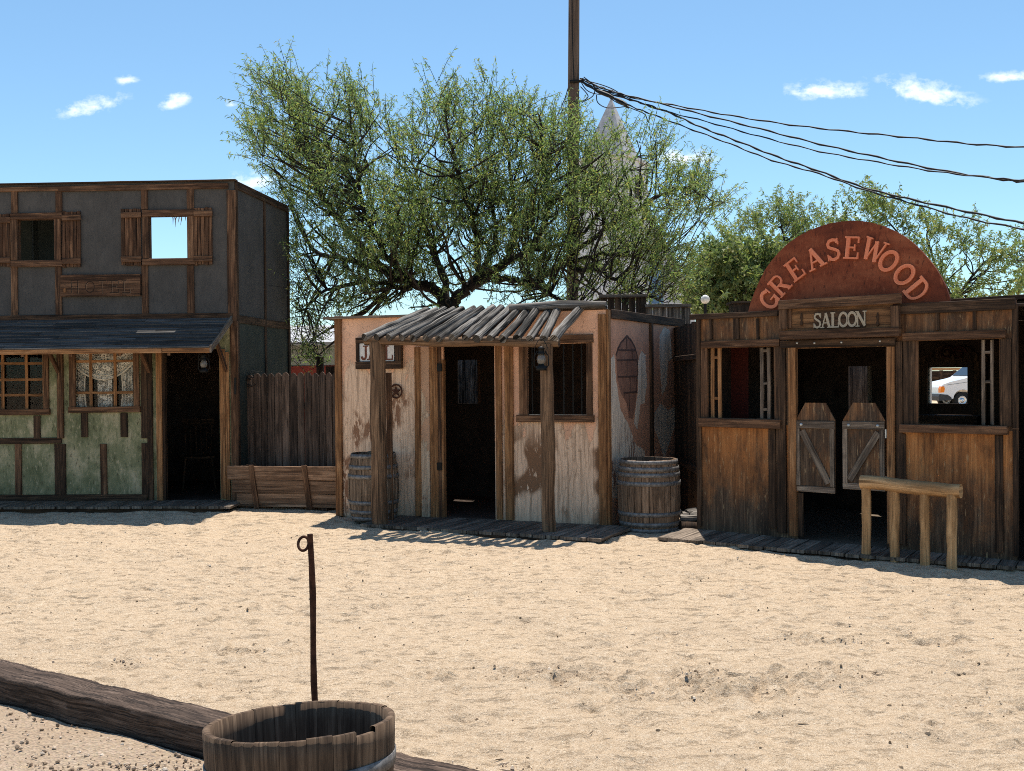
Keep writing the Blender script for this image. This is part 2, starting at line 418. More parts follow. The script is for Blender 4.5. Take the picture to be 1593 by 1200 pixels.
W_POLE = wood('utility_pole_wood', (.045, .030, .022), (.105, .072, .052), (.18, .13, .10), g=.5)
IRON = plain('black_iron', (.018, .017, .016), .55, .6)
HOOP = rusty('galvanised_hoop', (0.12, 0.112, 0.106), (0.252, 0.234, 0.222), .6, .5)
RUST = rusty('rusty_steel', (.035, .014, .009), (.10, .042, .024), .85, .3)
TIN = plain('tarnished_tin', (.05, .05, .05), .45, .8)
ZINC = plain('pale_zinc', (.5, .5, .48), .4, .6)
PAINTW = plain('white_paint', (.72, .70, .66), .7)
LETW = mottled('worn_white_letter', (.20, .16, .11), (.38, .32, .235), (.50, .43, .33), zdirt=(-3, -2), dirt=(.12, .09, .06))
BRNL = plain('brown_letter_paint', (.15, .052, .03), .7, namt=.5)
SIGNW = plain('white_sign_board', (.72, .69, .64), .8, namt=.12)
REDS = mottled('faded_red_sign_paint', (.10, .023, .011), (.185, .044, .018), (.28, .085, .038), streak=.35, dirt=(.04, .012, .007), zdirt=(-3, -2), rough=.8)
REDL = mottled('orange_red_letter_paint', (.60, .15, .07), (.72, .22, .11), (.78, .30, .17), zdirt=(-3, -2), dirt=(.30, .08, .04), rough=.75)
SLATE = mottled('slate_grey_wall_paint', (.062, .058, .054), (.074, .069, .064), (.092, .085, .078), dirt=(.05, .046, .042), zdirt=(-3, -2))
SLATEG = mottled('dark_green_grey_paint', (.037, .044, .035), (.048, .055, .044), (.066, .072, .058), dirt=(.027, .03, .025), zdirt=(-3, -2))
GREEN = mottled('faded_green_wall_paint', (.13, .14, .07), (.24, .235, .13), (.50, .42, .27), dirt=(.05, .045, .026), zdirt=(.08, .35))
PEEL1 = peel('pink_paint_peeling_off_pale_plywood', (.84, .49, .315), (.85, .59, .405), (.36, .225, .14), 1.45, 2.15, -.04, loc=(2, 5, 0), flakes=(.27, .14, .08), flake_z=(0, 1.75), flake_thr=.565)
PEEL2 = peel('pink_paint_peeled_to_flaking_plywood', (.80, .455, .29), (.84, .575, .395), (.33, .205, .125), .7, 1.6, .0, loc=(11, 1, 0), flakes=(.22, .115, .062), flake_thr=.49, flake_z=(0, 1.25))
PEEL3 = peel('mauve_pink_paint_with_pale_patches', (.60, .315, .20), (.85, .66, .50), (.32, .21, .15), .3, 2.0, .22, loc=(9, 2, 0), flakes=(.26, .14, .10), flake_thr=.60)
PEELB = peel('bare_weathered_plywood', (.6, .4, .3), (.85, .72, .58), (.34, .24, .17), 0, 1, -1.2, loc=(3, 8, 0), flakes=(.26, .14, .10), flake_thr=.62)
PEEL4 = peel('peeling_board_paint', (.58, .35, .22), (.70, .52, .36), (.3, .18, .11), .4, 2.4, .05, loc=(31, 2, 0))
PLY1 = saloon_ply('varnished_plywood_greying', (0, 0, 0), (.22, 1.08))
PLY2 = saloon_ply('varnished_plywood_dark', (7, 3, 0), (.9, 4.2))
PLY3 = saloon_ply('swing_door_plywood', (13, 9, 0), (-.1, 3.2))
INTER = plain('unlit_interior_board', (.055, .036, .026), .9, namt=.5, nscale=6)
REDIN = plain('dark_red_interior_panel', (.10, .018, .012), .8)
DUST = plain('dusty_floor', (.16, .12, .085), .95, nscale=12)
SOIL = plain('dark_soil', (.035, .024, .017), 1, nscale=60, namt=.5, bump=.8)
ARCHP = mottled('painted_brick_arch', (0.2, 0.0966, 0.068), (0.26, 0.133, 0.092), (0.33, 0.175, 0.12), zdirt=(-3, -2))
ARCHL = plain('painted_mortar_line', (.085, .05, .04), .9)
def glass(name):
    m, nt, b = newmat(name); n = N(nt)
    t = n('ShaderNodeBsdfTransparent'); g = n('ShaderNodeBsdfGlossy'); g.inputs['Roughness'].default_value = .08
    mx = n('ShaderNodeMixShader'); mx.inputs[0].default_value = .010
    n.link(t.outputs[0], mx.inputs[1]); n.link(g.outputs[0], mx.inputs[2]); n.link(mx.outputs[0], nt.nodes['Material Output'].inputs[0]); return m
GLASS = glass('dusty_window_glass')
def lantern_glass():
    m, nt, b = newmat('smoky_lantern_glass'); b.inputs['Base Color'].default_value = (.30, .28, .25, 1)
    b.inputs['Transmission Weight'].default_value = .55; b.inputs['Roughness'].default_value = .15; return m
LGLASS = lantern_glass()
def lace():
    m, nt, b = newmat('cream_lace'); n = N(nt); tc = n('ShaderNodeTexCoord')
    v = n.voro(n.mapping(tc.outputs['UV'], (1, 1, 1)), 13.0); v2 = n.voro(tc.outputs['UV'], 42.0, 'DISTANCE_TO_EDGE')
    d = v.outputs['Distance']
    ring = n.math('LESS_THAN', n.math('ABSOLUTE', n.math('SUBTRACT', d, .36)), .10)
    dot = n.math('LESS_THAN', d, .15); net = n.math('LESS_THAN', v2.outputs['Distance'], .10)
    k = n.math('MAXIMUM', n.math('MAXIMUM', ring, dot), n.math('MULTIPLY', net, .6))
    b.inputs['Base Color'].default_value = (.72, .66, .56, 1); b.inputs['Roughness'].default_value = .95
    n.link(n.mrange(k, 0, 1, .16, .95), b.inputs['Alpha']); return m
LACE = lace()

# ------------------------------------------------------------------ ground: one sheet, fine in the yard, coarse to the horizon
def vnoise(X, Y, sc, seed):
    rs = np.random.RandomState(seed); G = rs.rand(256, 256)
    x, y = X*sc, Y*sc; xi, yi = np.floor(x).astype(int), np.floor(y).astype(int)
    fx, fy = x-xi, y-yi; fx = fx*fx*(3-2*fx); fy = fy*fy*(3-2*fy)
    g = lambda a, b: G[a % 256, b % 256]
    return (g(xi, yi)*(1-fx)+g(xi+1, yi)*fx)*(1-fy)+(g(xi, yi+1)*(1-fx)+g(xi+1, yi+1)*fx)*fy - .5
def npstep(a, b, x):
    t = np.clip((x-a)/(b-a), 0, 1); return t*t*(3-2*t)
# the line of the railway ties (between yard and gravel walk)
TA, TB = Vector((-2.70, 5.36, 0)), Vector((-.24, 3.84, 0))
TD = (TB-TA).normalized(); TN = Vector((TD.y, -TD.x, 0))
if TN.y > 0: TN = -TN
def make_ground():
    far = np.array([12, 18, 30, 60, 120, 260, 600.])
    xs = np.concatenate([-far[::-1], np.linspace(-11, -5.6, 55), np.arange(-5.5, 5.5, .032), np.linspace(5.6, 11, 55), far])
    ys = np.concatenate([[-600, -200, -60, -20, -6, -1, 1.5], np.arange(3.0, 13.4, .032), np.linspace(13.6, 32, 60), [40, 60, 100, 200, 400, 900.]])
    X, Y = np.meshgrid(xs, ys); Z = .05*npstep(6, 10, Y)+.03*npstep(10.5, 12.5, Y)*npstep(-1, -3, X)+.04*npstep(16, 30, Y)
    near = npstep(14.5, 12.5, Y)*npstep(2, 3, Y)*npstep(9, 6, np.abs(X))
    h = .030*vnoise(X, Y, 1.1, 1)+.018*vnoise(X, Y, 2.7, 2)+.016*vnoise(X, Y, 5.5, 3)+.018*vnoise(X*.7, Y*1.3, 11, 4)
    h += .011*vnoise(X+.3*vnoise(X, Y, 3, 9), Y, 19, 5)
    # trampled hoof and boot prints
    rs = np.random.RandomState(3)
    patch = vnoise(X, Y, .7, 21)
    for _ in range(1500):
        cx, cy = rs.uniform(-5.5, 5.5), rs.uniform(3.2, 12.6)
        if rs.rand() > .35+1.2*max(0, math.sin(cx*1.3+1)*math.cos(cy*1.1+.4)): continue
        a = rs.uniform(0, 3.14); L, B, dp = rs.uniform(.06, .13), rs.uniform(.03, .06), rs.uniform(.008, .022)
        ix0, ix1 = np.searchsorted(xs, (cx-.3, cx+.3)); iy0, iy1 = np.searchsorted(ys, (cy-.3, cy+.3))
        sx, sy = X[iy0:iy1, ix0:ix1]-cx, Y[iy0:iy1, ix0:ix1]-cy
        p, q = (sx*math.cos(a)+sy*math.sin(a))/L, (-sx*math.sin(a)+sy*math.cos(a))/B
        r2 = p*p+q*q
        h[iy0:iy1, ix0:ix1] += -dp*np.exp(-r2*1.2)+dp*.45*np.exp(-(np.sqrt(r2)-1.5)**2*3)
    # scuffed hollow patches seen in the middle distance
    for px, py, sc in [(900, 1045, .4), (1130, 1060, .55), (1150, 1075, .5), (1290, 1045, .5), (1080, 1042, .3), (1480, 1030, .4), (1240, 990, .3), (1330, 1000, .25), (1060, 985, .25), (1460, 990, .35), (790, 1040, .3), (175, 1030, .3), (400, 1012, .35), (870, 1045, .35), (1000, 1075, .4), (1550, 1090, .4), (680, 1045, .25)]:
        g = at_z(px, py, .02); d2 = ((X-g.x)/sc)**2+((Y-g.y)/(sc*.6))**2
        w = np.exp(-d2*2.0); h += w*(-.006+.035*vnoise(X, Y, 8, 31)+.055*vnoise(X, Y, 17, 33)+.045*vnoise(X, Y, 29, 35))
    # keep the sand smooth and level under the buildings and the ties
    Z = Z + h*near
    tl = (X-TA.x)*TN.x+(Y-TA.y)*TN.y           # >0 on the camera side of the tie line
    me = bpy.data.meshes.new('ground'); ny, nx = X.shape
    V = np.stack([X, Y, Z], -1).reshape(-1, 3)
    idx = np.arange(nx*ny).reshape(ny, nx)
    global ground_z
    ground_z = lambda x, y: float(Z[min(ny-1, int(np.searchsorted(ys, y))), min(nx-1, int(np.searchsorted(xs, x)))])
    F = np.stack([idx[:-1, :-1], idx[:-1, 1:], idx[1:, 1:], idx[1:, :-1]], -1).reshape(-1, 4)
    me.vertices.add(len(V)); me.vertices.foreach_set('co', V.ravel())
    me.loops.add(F.size); me.loops.foreach_set('vertex_index', F.ravel().astype(np.int32))
    me.polygons.add(len(F)); me.polygons.foreach_set('loop_start', np.arange(0, F.size, 4, dtype=np.int32))
    me.polygons.foreach_set('use_smooth', np.ones(len(F), bool)); me.update(calc_edges=True); me.validate()
    m, nt, b = newmat('decomposed_granite_sand'); n = N(nt); tc = n('ShaderNodeTexCoord'); P = tc.outputs['Object']
    grit = n.noise(P, 120, 4, .75); grit2 = n.noise(P, 46, 5, .75); mid = n.noise(P, 19, 7, .7); big = n.noise(P, 1.3, 5, .6)
    c = n.ramp(mid, [(.28, (.50, .36, .225)), (.48, (.635, .472, .312)), (.68, (.72, .56, .395))])
    c = n.mix(n.mrange(big, .42, .66, 0, .40), c, (.55, .415, .285))
    hol = n.noise(n.mapping(P, (.8, 1.7, 1)), 8, 8, .74, .4); c = n.mix(n.mrange(hol, .585, .66, 0, .42), c, (.33, .23, .145))  # hollows darkened in the colour, painting the shadow sides of small ridges
    scf = n.math('MULTIPLY', n.mrange(n.noise(P, 2.2, 4, .6), .55, .66), n.mrange(n.noise(n.mapping(P, (1, 1.4, 1), (4, 2, 0)), 17, 7, .75), .5, .62)); c = n.mix(n.math('MULTIPLY', scf, .45), c, (.25, .18, .115))
    c = n.mix(n.mrange(grit2, .55, .66, 0, .55), c, (.80, .66, .50)); c = n.mix(n.mrange(grit2, .45, .33, 0, .65), c, (.34, .235, .15))
    c = n.mix(n.mrange(grit, .54, .66, 0, .8), c, (.84, .72, .56)); c = n.mix(n.mrange(grit, .44, .30, 0, .85), c, (.24, .165, .11))
    n.link(c, b.inputs['Base Color']); b.inputs['Roughness'].default_value = 1.0; b.inputs['Specular IOR Level'].default_value = .1
    b1 = n.bump(n.math('SUBTRACT', mid, n.math('MULTIPLY', n.mrange(hol, .55, .68), .5)), None, 1.0, .032); b2 = n.bump(grit2, None, .9, .016, b1); n.bump(grit, b, .7, .006, b2)
    me.materials.append(m)
    o = bpy.data.objects.new('ground', me); COL.objects.link(o); tag(o, 'pale tan sand and fine gravel yard with trampled prints', 'ground', kind='structure')
    return o
make_ground()
# gravel walk in the near left corner, on the camera side of the ties
def make_gravel():
    mb = MB(); nu, nv = 90, 70; V = []
    for j in range(nv+1):
        for i in range(nu+1):
            q = TA + TD*(-2.5+7.5*i/nu) + TN*(.02+3.2*j/nv)
            V.append((q.x, q.y, .022+.012*math.sin(q.x*5+q.y*3)*math.sin(q.y*6-q.x)+random.uniform(-.004, .004)))
    F, U = [], []
    for j in range(nv):
        for i in range(nu):
            a = j*(nu+1)+i; F.append([a, a+nu+1, a+nu+2, a+1]); U.append([(0, 0)]*4)
    mb.add(V, F, U, True)
    m, nt, b = newmat('coarse_brown_gravel'); n = N(nt); tc = n('ShaderNodeTexCoord'); P = tc.outputs['Object']
    v = n.voro(P, 70); big = n.noise(P, 3, 4)
    c = n.ramp(n.noise(P, 45, 4, .7), [(.3, (.19, .14, .095)), (.5, (.335, .255, .18)), (.7, (.47, .375, .28))])
    c = n.mix(.3, c, n.mix(.95, v.outputs['Color'], (.48, .35, .24)))
    c = n.mix(n.mrange(big, .4, .65, 0, .4), c, (.34, .24, .155))
    n.link(c, b.inputs['Base Color']); b.inputs['Roughness'].default_value = 1
    n.bump(v.outputs['Distance'], b, 1.0, .012)
    tag(mb.build('gravel_path', m), 'coarse brown gravel walk beside the railway ties', 'path', kind='structure')
    pb = MB(); c = 0
    icos = [(-.525, 0, .85), (.525, 0, .85), (-.525, 0, -.85), (.525, 0, -.85), (0, .85, .525), (0, .85, -.525), (0, -.85, .525), (0, -.85, -.525), (.85, .525, 0), (-.85, .525, 0), (.85, -.525, 0), (-.85, -.525, 0)]
    icf = [(0, 4, 1), (0, 9, 4), (9, 5, 4), (4, 5, 8), (4, 8, 1), (8, 10, 1), (8, 3, 10), (5, 3, 8), (5, 2, 3), (2, 7, 3), (7, 10, 3), (7, 6, 10), (7, 11, 6), (11, 0, 6), (0, 1, 6), (6, 1, 10), (9, 0, 11), (9, 11, 2), (9, 2, 5), (7, 2, 11)]
    while c < 3200:
        t = random.uniform(-1.0, 3.2); w = random.uniform(.05, 1.7)
        if random.random() > (1.0 if w < .45 and 1.0 < t < 2.6 else .35): continue
        q = TA+TD*t+TN*w; r = random.choice([.003, .004, .005, .006, .007, .011]) if w < .5 else random.choice([.0025, .003, .004, .006])
        ro = Matrix.Rotation(random.uniform(0, 6.28), 3, Vector((random.random(), random.random(), random.random()+.1)).normalized())
        pb.add([ro @ Vector((a*r*random.uniform(.7, 1.5), b_*r*random.uniform(.7, 1.3), d*r*random.uniform(.4, .8)))+Vector((q.x, q.y, .026+r*.3)) for a, b_, d in icos], icf, [[(0, 0)]*3]*20); c += 1
    m2, nt, b = newmat('loose_pebble_stone'); n = N(nt); g = n('ShaderNodeNewGeometry')
    n.link(n.ramp(g.outputs['Random Per Island'], [(0, (.17, .12, .08)), (.4, (.34, .245, .165)), (.8, (.45, .35, .26)), (1, (.52, .45, .37))]), b.inputs['Base Color']); b.inputs['Roughness'].default_value = .9
    tag(pb.build('loose_pebbles', m2), 'loose pebbles scattered along the tie on the gravel walk', 'pebbles', kind='stuff')
make_gravel()
def yard_debris():
    m, nt, b = newmat('clod_and_straw'); n = N(nt); g = n('ShaderNodeNewGeometry')
    n.link(n.ramp(g.outputs['Random Per Island'], [(0, (.17, .12, .075)), (.3, (.33, .24, .155)), (.7, (.50, .37, .25)), (1, (.78, .66, .52))]), b.inputs['Base Color']); b.inputs['Roughness'].default_value = 1
    mb = MB(); c = 0; rs = random.Random(11)
    spots = [at_z(px, py, .02) for px, py in [(900, 1045), (1130, 1060), (1180, 1078), (1290, 1045), (1080, 1042), (1480, 1030), (1240, 990), (1460, 990), (790, 1040), (175, 1030), (400, 1012), (1000, 1075), (1550, 1090), (1340, 1000), (740, 1182), (800, 1190)]]
    while c < 1300:
        if rs.random() < .16: s = rs.choice(spots); x, y = rs.gauss(s.x, .16), rs.gauss(s.y, .10)
        else: x, y = rs.uniform(-5.5, 5.5), rs.uniform(3.6, 11.2)
        q = Vector((x, y, 0))
        if (q-TA).dot(TN) > -.25 or abs(x) > y*.52+.2: continue
        k = ground_z(x, y); a = rs.uniform(0, 6.28); r = rs.choice([.004, .005, .006, .008, .011])*.85; L = r*rs.choice([1, 1.2, 1.6, 4])
        w = r if L < r*3 else r*.3
        P = [Vector((math.cos(a)*L, math.sin(a)*L, 0)), Vector((-math.sin(a)*w, math.cos(a)*w, 0)), Vector((-math.cos(a)*L, -math.sin(a)*L, 0)), Vector((math.sin(a)*w, -math.cos(a)*w, 0))]
        top = Vector((rs.uniform(-.3, .3)*r, rs.uniform(-.3, .3)*r, w*rs.uniform(.7, 1.1))); o = Vector((x, y, k))
        mb.add([o+p-Vector((0, 0, .003)) for p in P]+[o+top+p*.45 for p in P], [[0, 1, 5, 4], [1, 2, 6, 5], [2, 3, 7, 6], [3, 0, 4, 7], [4, 5, 6, 7]], [[(0, 0)]*4]*5); c += 1
    tag(mb.build('yard_debris', m), 'small clods, straw bits and pebbles littering the sandy yard', 'debris', kind='stuff')
yard_debris()

# ------------------------------------------------------------------ small things used more than once
def lantern(px, py, y, h, label, hang=None):
    c = at_depth(px, py, y)            # centre of the lantern
    z0 = c.z-h*.5
    t = thing('hanging_lantern', (c.x, c.y, z0), label, 'lantern', 'railroad lanterns under the porch roofs')
    o = Vector((c.x, c.y, z0)); r = h*.2
    MB().lathe(o, [(.001, 0), (r, 0), (r*1.05, h*.05), (r*1.0, h*.16), (r*.55, h*.2), (r*.5, h*.24), (.001, h*.245)], 16).build('fuel_tank', IRON, t)
    MB().lathe(o, [(r*.5, h*.245), (r*.78, h*.32), (r*.86, h*.42), (r*.72, h*.54), (r*.5, h*.6)], 16).build('glass_globe', LGLASS, t)
    MB().lathe(o, [(r*.62, h*.6), (r*.95, h*.61), (r*.6, h*.68), (r*.55, h*.8), (r*.75, h*.81), (r*.3, h*.9), (.001, h*.91)], 16).build('cap', IRON, t)
    for s in (-1, 1):
        MB().tube([o+Vector((s*r*.95, 0, h*.1)), o+Vector((s*r*1.35, 0, h*.2)), o+Vector((s*r*1.3, 0, h*.55)), o+Vector((s*r*.7, 0, h*.74))], r*.13, 6).build('side_tube', IRON, t)
    MB().tube([o+Vector((-r*1.3, 0, h*.5)), o+Vector((-r*1.25, 0, h*.85)), o+Vector((-r*.5, 0, h*1.15)), o+Vector((0, 0, h*1.2)), o+Vector((r*.5, 0, h*1.15)), o+Vector((r*1.25, 0, h*.85)), o+Vector((r*1.3, 0, h*.5))], .004, 5).build('wire_handle', IRON, t)
    top = o+Vector((0, 0, h*1.2)); hz = hang if hang else top.z+.1
    MB().tube([top-Vector((0, 0, .01)), Vector((top.x, top.y, hz))], .003, 5).build('hook', IRON, t)
    return t
def barrel(x, y, z, R, H, mat, label, group, hoops=(.03, .13, .26, .70, .84, .955), bulge=1.17, top_open=True):
    t = thing('barrel', (x, y, z), label, 'barrel', group); c = Vector((x, y, z)); r0 = R/bulge
    prof = lambda f: r0+(R-r0)*math.sin(math.pi*f)**.8
    mb = MB(); ns = 26
    for k in range(ns):
        a0, a1 = 2*math.pi*(k+.03)/ns, 2*math.pi*(k+.97)/ns; dr = random.uniform(-.003, .003)
        P = [(prof(i/12)+dr, H*i/12+ (random.uniform(-.004, .004) if i == 12 else 0)) for i in range(13)]
        P += [(P[-1][0]-.028, P[-1][1])] + [(prof(i/12)+dr-.028, H*i/12) for i in range(11, -1, -1)]
        mb.lathe(c, P, 2, True, a0, a1)
    mb.build('stave_wall', mat, t)
    for f in hoops:
        w = .045/H; f0, f1 = max(0.002, f-w/2), min(.999, f+w/2)
        MB().lathe(c, [(prof(f0)+.002, f0*H), (prof(f0)+.007, f0*H), (prof(f1)+.007, f1*H), (prof(f1)+.002, f1*H)], 40).build('hoop', HOOP, t)
    MB().lathe(c, [(.001, H*.90), (prof(.9)-.03, H*.90)], 28).build('barrel_head', W_DARK, t)
    return t

# ================================================================== HOTEL
A, B = at_z(0, 779, .15), at_z(370, 778, .15)
HW = Wall(A, B); hroot = thing('hotel_building', (B.x, B.y, .08), 'two storey grey and green false front hotel with shuttered windows and lean-to porch', 'building')
uR = HW.uz(368, 600)[0]; uL = HW.uz(-150, 600)[0]
zSplit = HW.uz(200, 497)[1]; zTop = HW.uz(200, 285)[1]
def hole(w, x0, y0, x1, y1, n=0): return w.rect(x0, y0, x1, y1, n)
mb = MB(); HW.slab(mb, uL, uR, zSplit, zTop, [hole(HW, 231, 336, 291, 402), hole(HW, 26, 341, 84, 405)], -.03, 0); mb.build('upper_wall', SLATE, hroot)
mb = MB(); dh = hole(HW, 256, 543, 342, 790)
HW.slab(mb, uL, uR, .09, zSplit, [hole(HW, -45, 548, 66, 637), hole(HW, 117, 548, 207, 633), dh], -.03, 0); mb.build('lower_wall', GREEN, hroot)
# upper trim
mb = MB()
for r in [(17, 296, 27, 332), (17, 415, 27, 494), (86, 296, 96, 330), (86, 416, 96, 494), (219, 292, 229, 326), (220, 413, 230, 494), (290, 290, 301, 325), (291, 413, 302, 494)]: HW.bd(mb, *r, 0, .022)
mb.parts('wall_batten', W_BROWN, hroot)
mb = MB(); HW.bd(mb, -150, 292, 92, 299, 0, .03); HW.bd(mb, 90, 287, 354, 295.5, 0, .032)
mb.parts('cornice_board', W_BROWN, hroot)
mb = MB(); HW.bm(mb, uL, uR+.03, zTop, zTop+.018, -.05, .05); mb.build('roof_edge', W_DARK, hroot)
mb = MB(); HW.bd(mb, 353, 296, 367, 500, 0, .03, False); HW.bd(mb, 359, 500, 371, 780, 0, .03, False); mb.parts('corner_post', W_BROWN, hroot)
mb = MB(); HW.bd(mb, -150, 490, 362, 501, 0, .04); mb.build('sill_board', W_DARK, hroot)
def upper_window(x0, y0, x1, y1, nm):
    f = MB()
    HW.bd(f, x0-10, y0-10, x1+12, y0, 0, .04, True); HW.bd(f, x0-10, y1, x1+12, y1+10, 0, .045, True)
    HW.bd(f, x0-10, y0, x0, y1, 0, .035, False); HW.bd(f, x1, y0, x1+10, y1, 0, .035, False)
    return f.build('window_frame', W_BROWN, hroot)
upper_window(231, 336, 291, 402, 'r'); upper_window(26, 341, 84, 405, 'l')
def shutter(x0, y0, x1, y1):
    f = MB(); k = 5
    for i in range(k):
        a = x0+(x1-x0)*i/k; HW.bd(f, a+.3, y0+random.uniform(-1, 1), a+(x1-x0)/k-.3, y1+random.uniform(-1, 1), .005, .028, False)
    s = f.build('shutter', W_SHUT, hroot); c = MB()
    HW.bd(c, x0, y0+5, x1, y0+14, .0285, .05, True); HW.bd(c, x0, y1-14, x1, y1-5, .0285, .05, True); c.parts('crossbar', W_BROWN, s)
for q in [(188, 325, 219, 413), (301, 323, 330, 412), (96, 329, 125, 416), (-14, 333, 15, 415)]: shutter(*q)
# partition boards seen through the upper left window
mb = MB(); HW.bm(mb, HW.uz(-70, 370, -1.4)[0], HW.uz(50, 370, -1.4)[0], zSplit, zTop-.1, -1.44, -1.4, False, 1)
HW.bm(mb, HW.uz(60, 370, -.9)[0], HW.uz(105, 370, -.9)[0], zSplit, zTop-.1, -.94, -.9, False, 1); HW.bm(mb, HW.uz(20, 370, -1.9)[0], HW.uz(90, 370, -1.9)[0], zSplit, zTop-.1, -1.94, -1.9, False, 1); mb.parts('partition_board', SLATEG, hroot)
mb = MB(); HW.bm(mb, uL, HW.uz(118, 330)[0], zTop-.09, zTop-.06, -1.96, -.035, True, 1); mb.build('upper_ceiling', INTER, hroot)
mb = MB()
for (x0, y0, x1, y1) in ((231, 336, 291, 402), (26, 341, 84, 405)):
    u0, u1, z0, z1 = HW.rect(x0, y0, x1, y1); HW.bm(mb, u0-.05, u1+.05, z1+.0, z1+.04, -.11, -.031, True, 1); HW.bm(mb, u0-.05, u1+.05, z0-.04, z0-.002, -.11, -.031, True, 1)
    HW.bm(mb, u0-.045, u0-.003, z0, z1, -.11, -.031, False, 1); HW.bm(mb, u1+.003, u1+.045, z0, z1, -.11, -.031, False, 1)
mb.parts('wall_stud', W_BROWN, hroot)
# side wall
cz = 1.7+(588-315)/1600*15.06
S0 = HW.pt(uR, 0, 0); S1 = at_depth(447, 315, 15.06); HS = Wall((S0.x, S0.y), (S1.x, S1.y))
mb = MB(); HS.slab(mb, .0, HS.len, zSplit, zTop, [], -.03, 0); mb.build('side_wall', SLATE, hroot)
mb = MB(); HS.slab(mb, .0, HS.len, .05, zSplit, [], -.03, 0); mb.build('side_wall', SLATEG, hroot)
mb = MB()
HS.bm(mb, .70*HS.len*.72, .70*HS.len*.72+.05, .1, zTop-.05, 0, .02, False); HS.bm(mb, HS.len-.05, HS.len, .1, zTop-.05, 0, .025, False)
HS.bm(mb, .03, HS.len-.05, zSplit-.06, zSplit+.04, .0, .018, True); HS.bm(mb, .02, HS.len, zTop-.09, zTop+.01, .0, .022, True)
HS.bm(mb, .0, .05, .1, zTop-.02, .002, .028, False)
mb.parts('side_batten', W_DARK, hroot)
# inside: floor, ceiling, back wall
mb = MB(); D = -2.6
HW.bm(mb, uL, uR, .1, zSplit, D-.03, D, True, 1); HW.bm(mb, uL, uL+.03, .1, zSplit, D, -.03, True, 1)
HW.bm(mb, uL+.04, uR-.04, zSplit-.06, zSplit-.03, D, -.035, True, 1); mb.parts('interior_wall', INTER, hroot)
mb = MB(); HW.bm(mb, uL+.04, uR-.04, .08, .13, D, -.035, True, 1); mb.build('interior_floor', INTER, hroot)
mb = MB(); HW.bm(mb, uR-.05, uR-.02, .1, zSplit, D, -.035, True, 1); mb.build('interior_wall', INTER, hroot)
# porch roof
NE = .80; zE = HW.uz(200, 543, NE)[1]; dz = (zE-zSplit); sl = Vector((0, 0, 0))
mb = MB(); rows = 9; uRR = HW.uz(360, 500)[0]
for i in range(rows):
    f0, f1 = i/rows, (i+1.25)/rows
    P = lambda u, f, lift: HW.pt(u, .01+NE*f, zSplit-.03+dz*f+.03+lift)
    us = [uL, uL+1.9+random.uniform(-.5, .5), uL+3.4+random.uniform(-.6, .6), uRR]
    for a, b_ in zip(us[:-1], us[1:]):
        p0, p1 = (P(a+.002, f0, .004)+P(a+.002, f1, .018))/2, (P(b_-.002, f0, .004)+P(b_-.002, f1, .018))/2
        w = (P(a, f1, .018)-P(a, f0, .004))/2; t = HW.u.cross(w).normalized()*.008
        mb.board(p0, p1, w, t, .003, 6, .003)
roof = mb.build('porch_roof', W_ROOF, hroot)
mb = MB()
ul = HW.uz(253, 545, NE)[0]
HW.bm(mb, uL, ul-.003, zE-.055, zE+.012, NE-.01, NE+.025, True); HW.bm(mb, ul+.003, uRR, zE-.055, zE+.012, NE-.012, NE+.022, True)
mb.parts('fascia_board', W_TAN, hroot)
mb = MB(); p0, p1 = HW.pt(uRR+.015, .0, zSplit), HW.pt(uRR+.015, NE+.03, zE-.01)
mb.board(p0, p1, Vector((0, 0, 1))*.045, HW.u*.012, .003, 3, .002); mb.build('rake_board', W_GREY, hroot)
mb = MB(); k = 0
for u in np.arange(uL+.2, uRR-.05, .6): mb.board(HW.pt(u, .02, zSplit-.07), HW.pt(u, NE-.02, zE-.05), HW.u*.02, Vector((0, 0, 1))*.035, .003, 1)
mb.parts('rafter', W_BROWN, hroot)
for px in (92, 232, 352):
    u = HW.uz(px, 560)[0]; mb = MB()
    mb.board(HW.pt(u, .03, zSplit-.66), HW.pt(u, .42, zSplit-.25), HW.u*.022, Vector((0, 0, 1))*.03, .003, 1); mb.build('knee_brace', W_BROWN, hroot)
# lower trim
mb = MB()
for r in [(52, 647, 62, 682), (126, 643, 136, 680), (187, 643, 198, 680), (220, 690, 230, 774), (85, 691, 102, 774)]: HW.bd(mb, *r, 0, .024)
HW.bd(mb, -150, 682, 95, 691, 0, .026); HW.bd(mb, -150, 770, 228, 779, 0, .03); HW.bd(mb, 100, 775, 228, 780, .031, .05)
HW.bd(mb, -55, 690, -45, 770, 0, .024)
HW.bd(mb, 207+12, 545, 229, 682, 0, .024); HW.bd(mb, 229, 545, 237, 779, 0, .03)
mb.parts('wall_batten', W_DARK, hroot)
mb = MB(); HW.bd(mb, 23, 691, 33, 770, 0, .024); HW.bd(mb, 156, 691, 166, 772, 0, .024); HW.bd(mb, 88, 548, 97, 682, 0, .045, False); mb.parts('wall_batten', W_BROWN, hroot)
mb = MB(); HW.bd(mb, 243, 543, 252, 779, 0, .05, False); HW.bd(mb, 342, 543, 350, 776, 0, .045, False); HW.bd(mb, 350.5, 548, 357, 778, 0, .03, False); mb.parts('door_frame', W_TAN, hroot)
mb = MB(); HW.bd(mb, 252.5, 543, 256.5, 779, -.05, .03, False); mb.parts('door_frame', W_DARK, hroot)
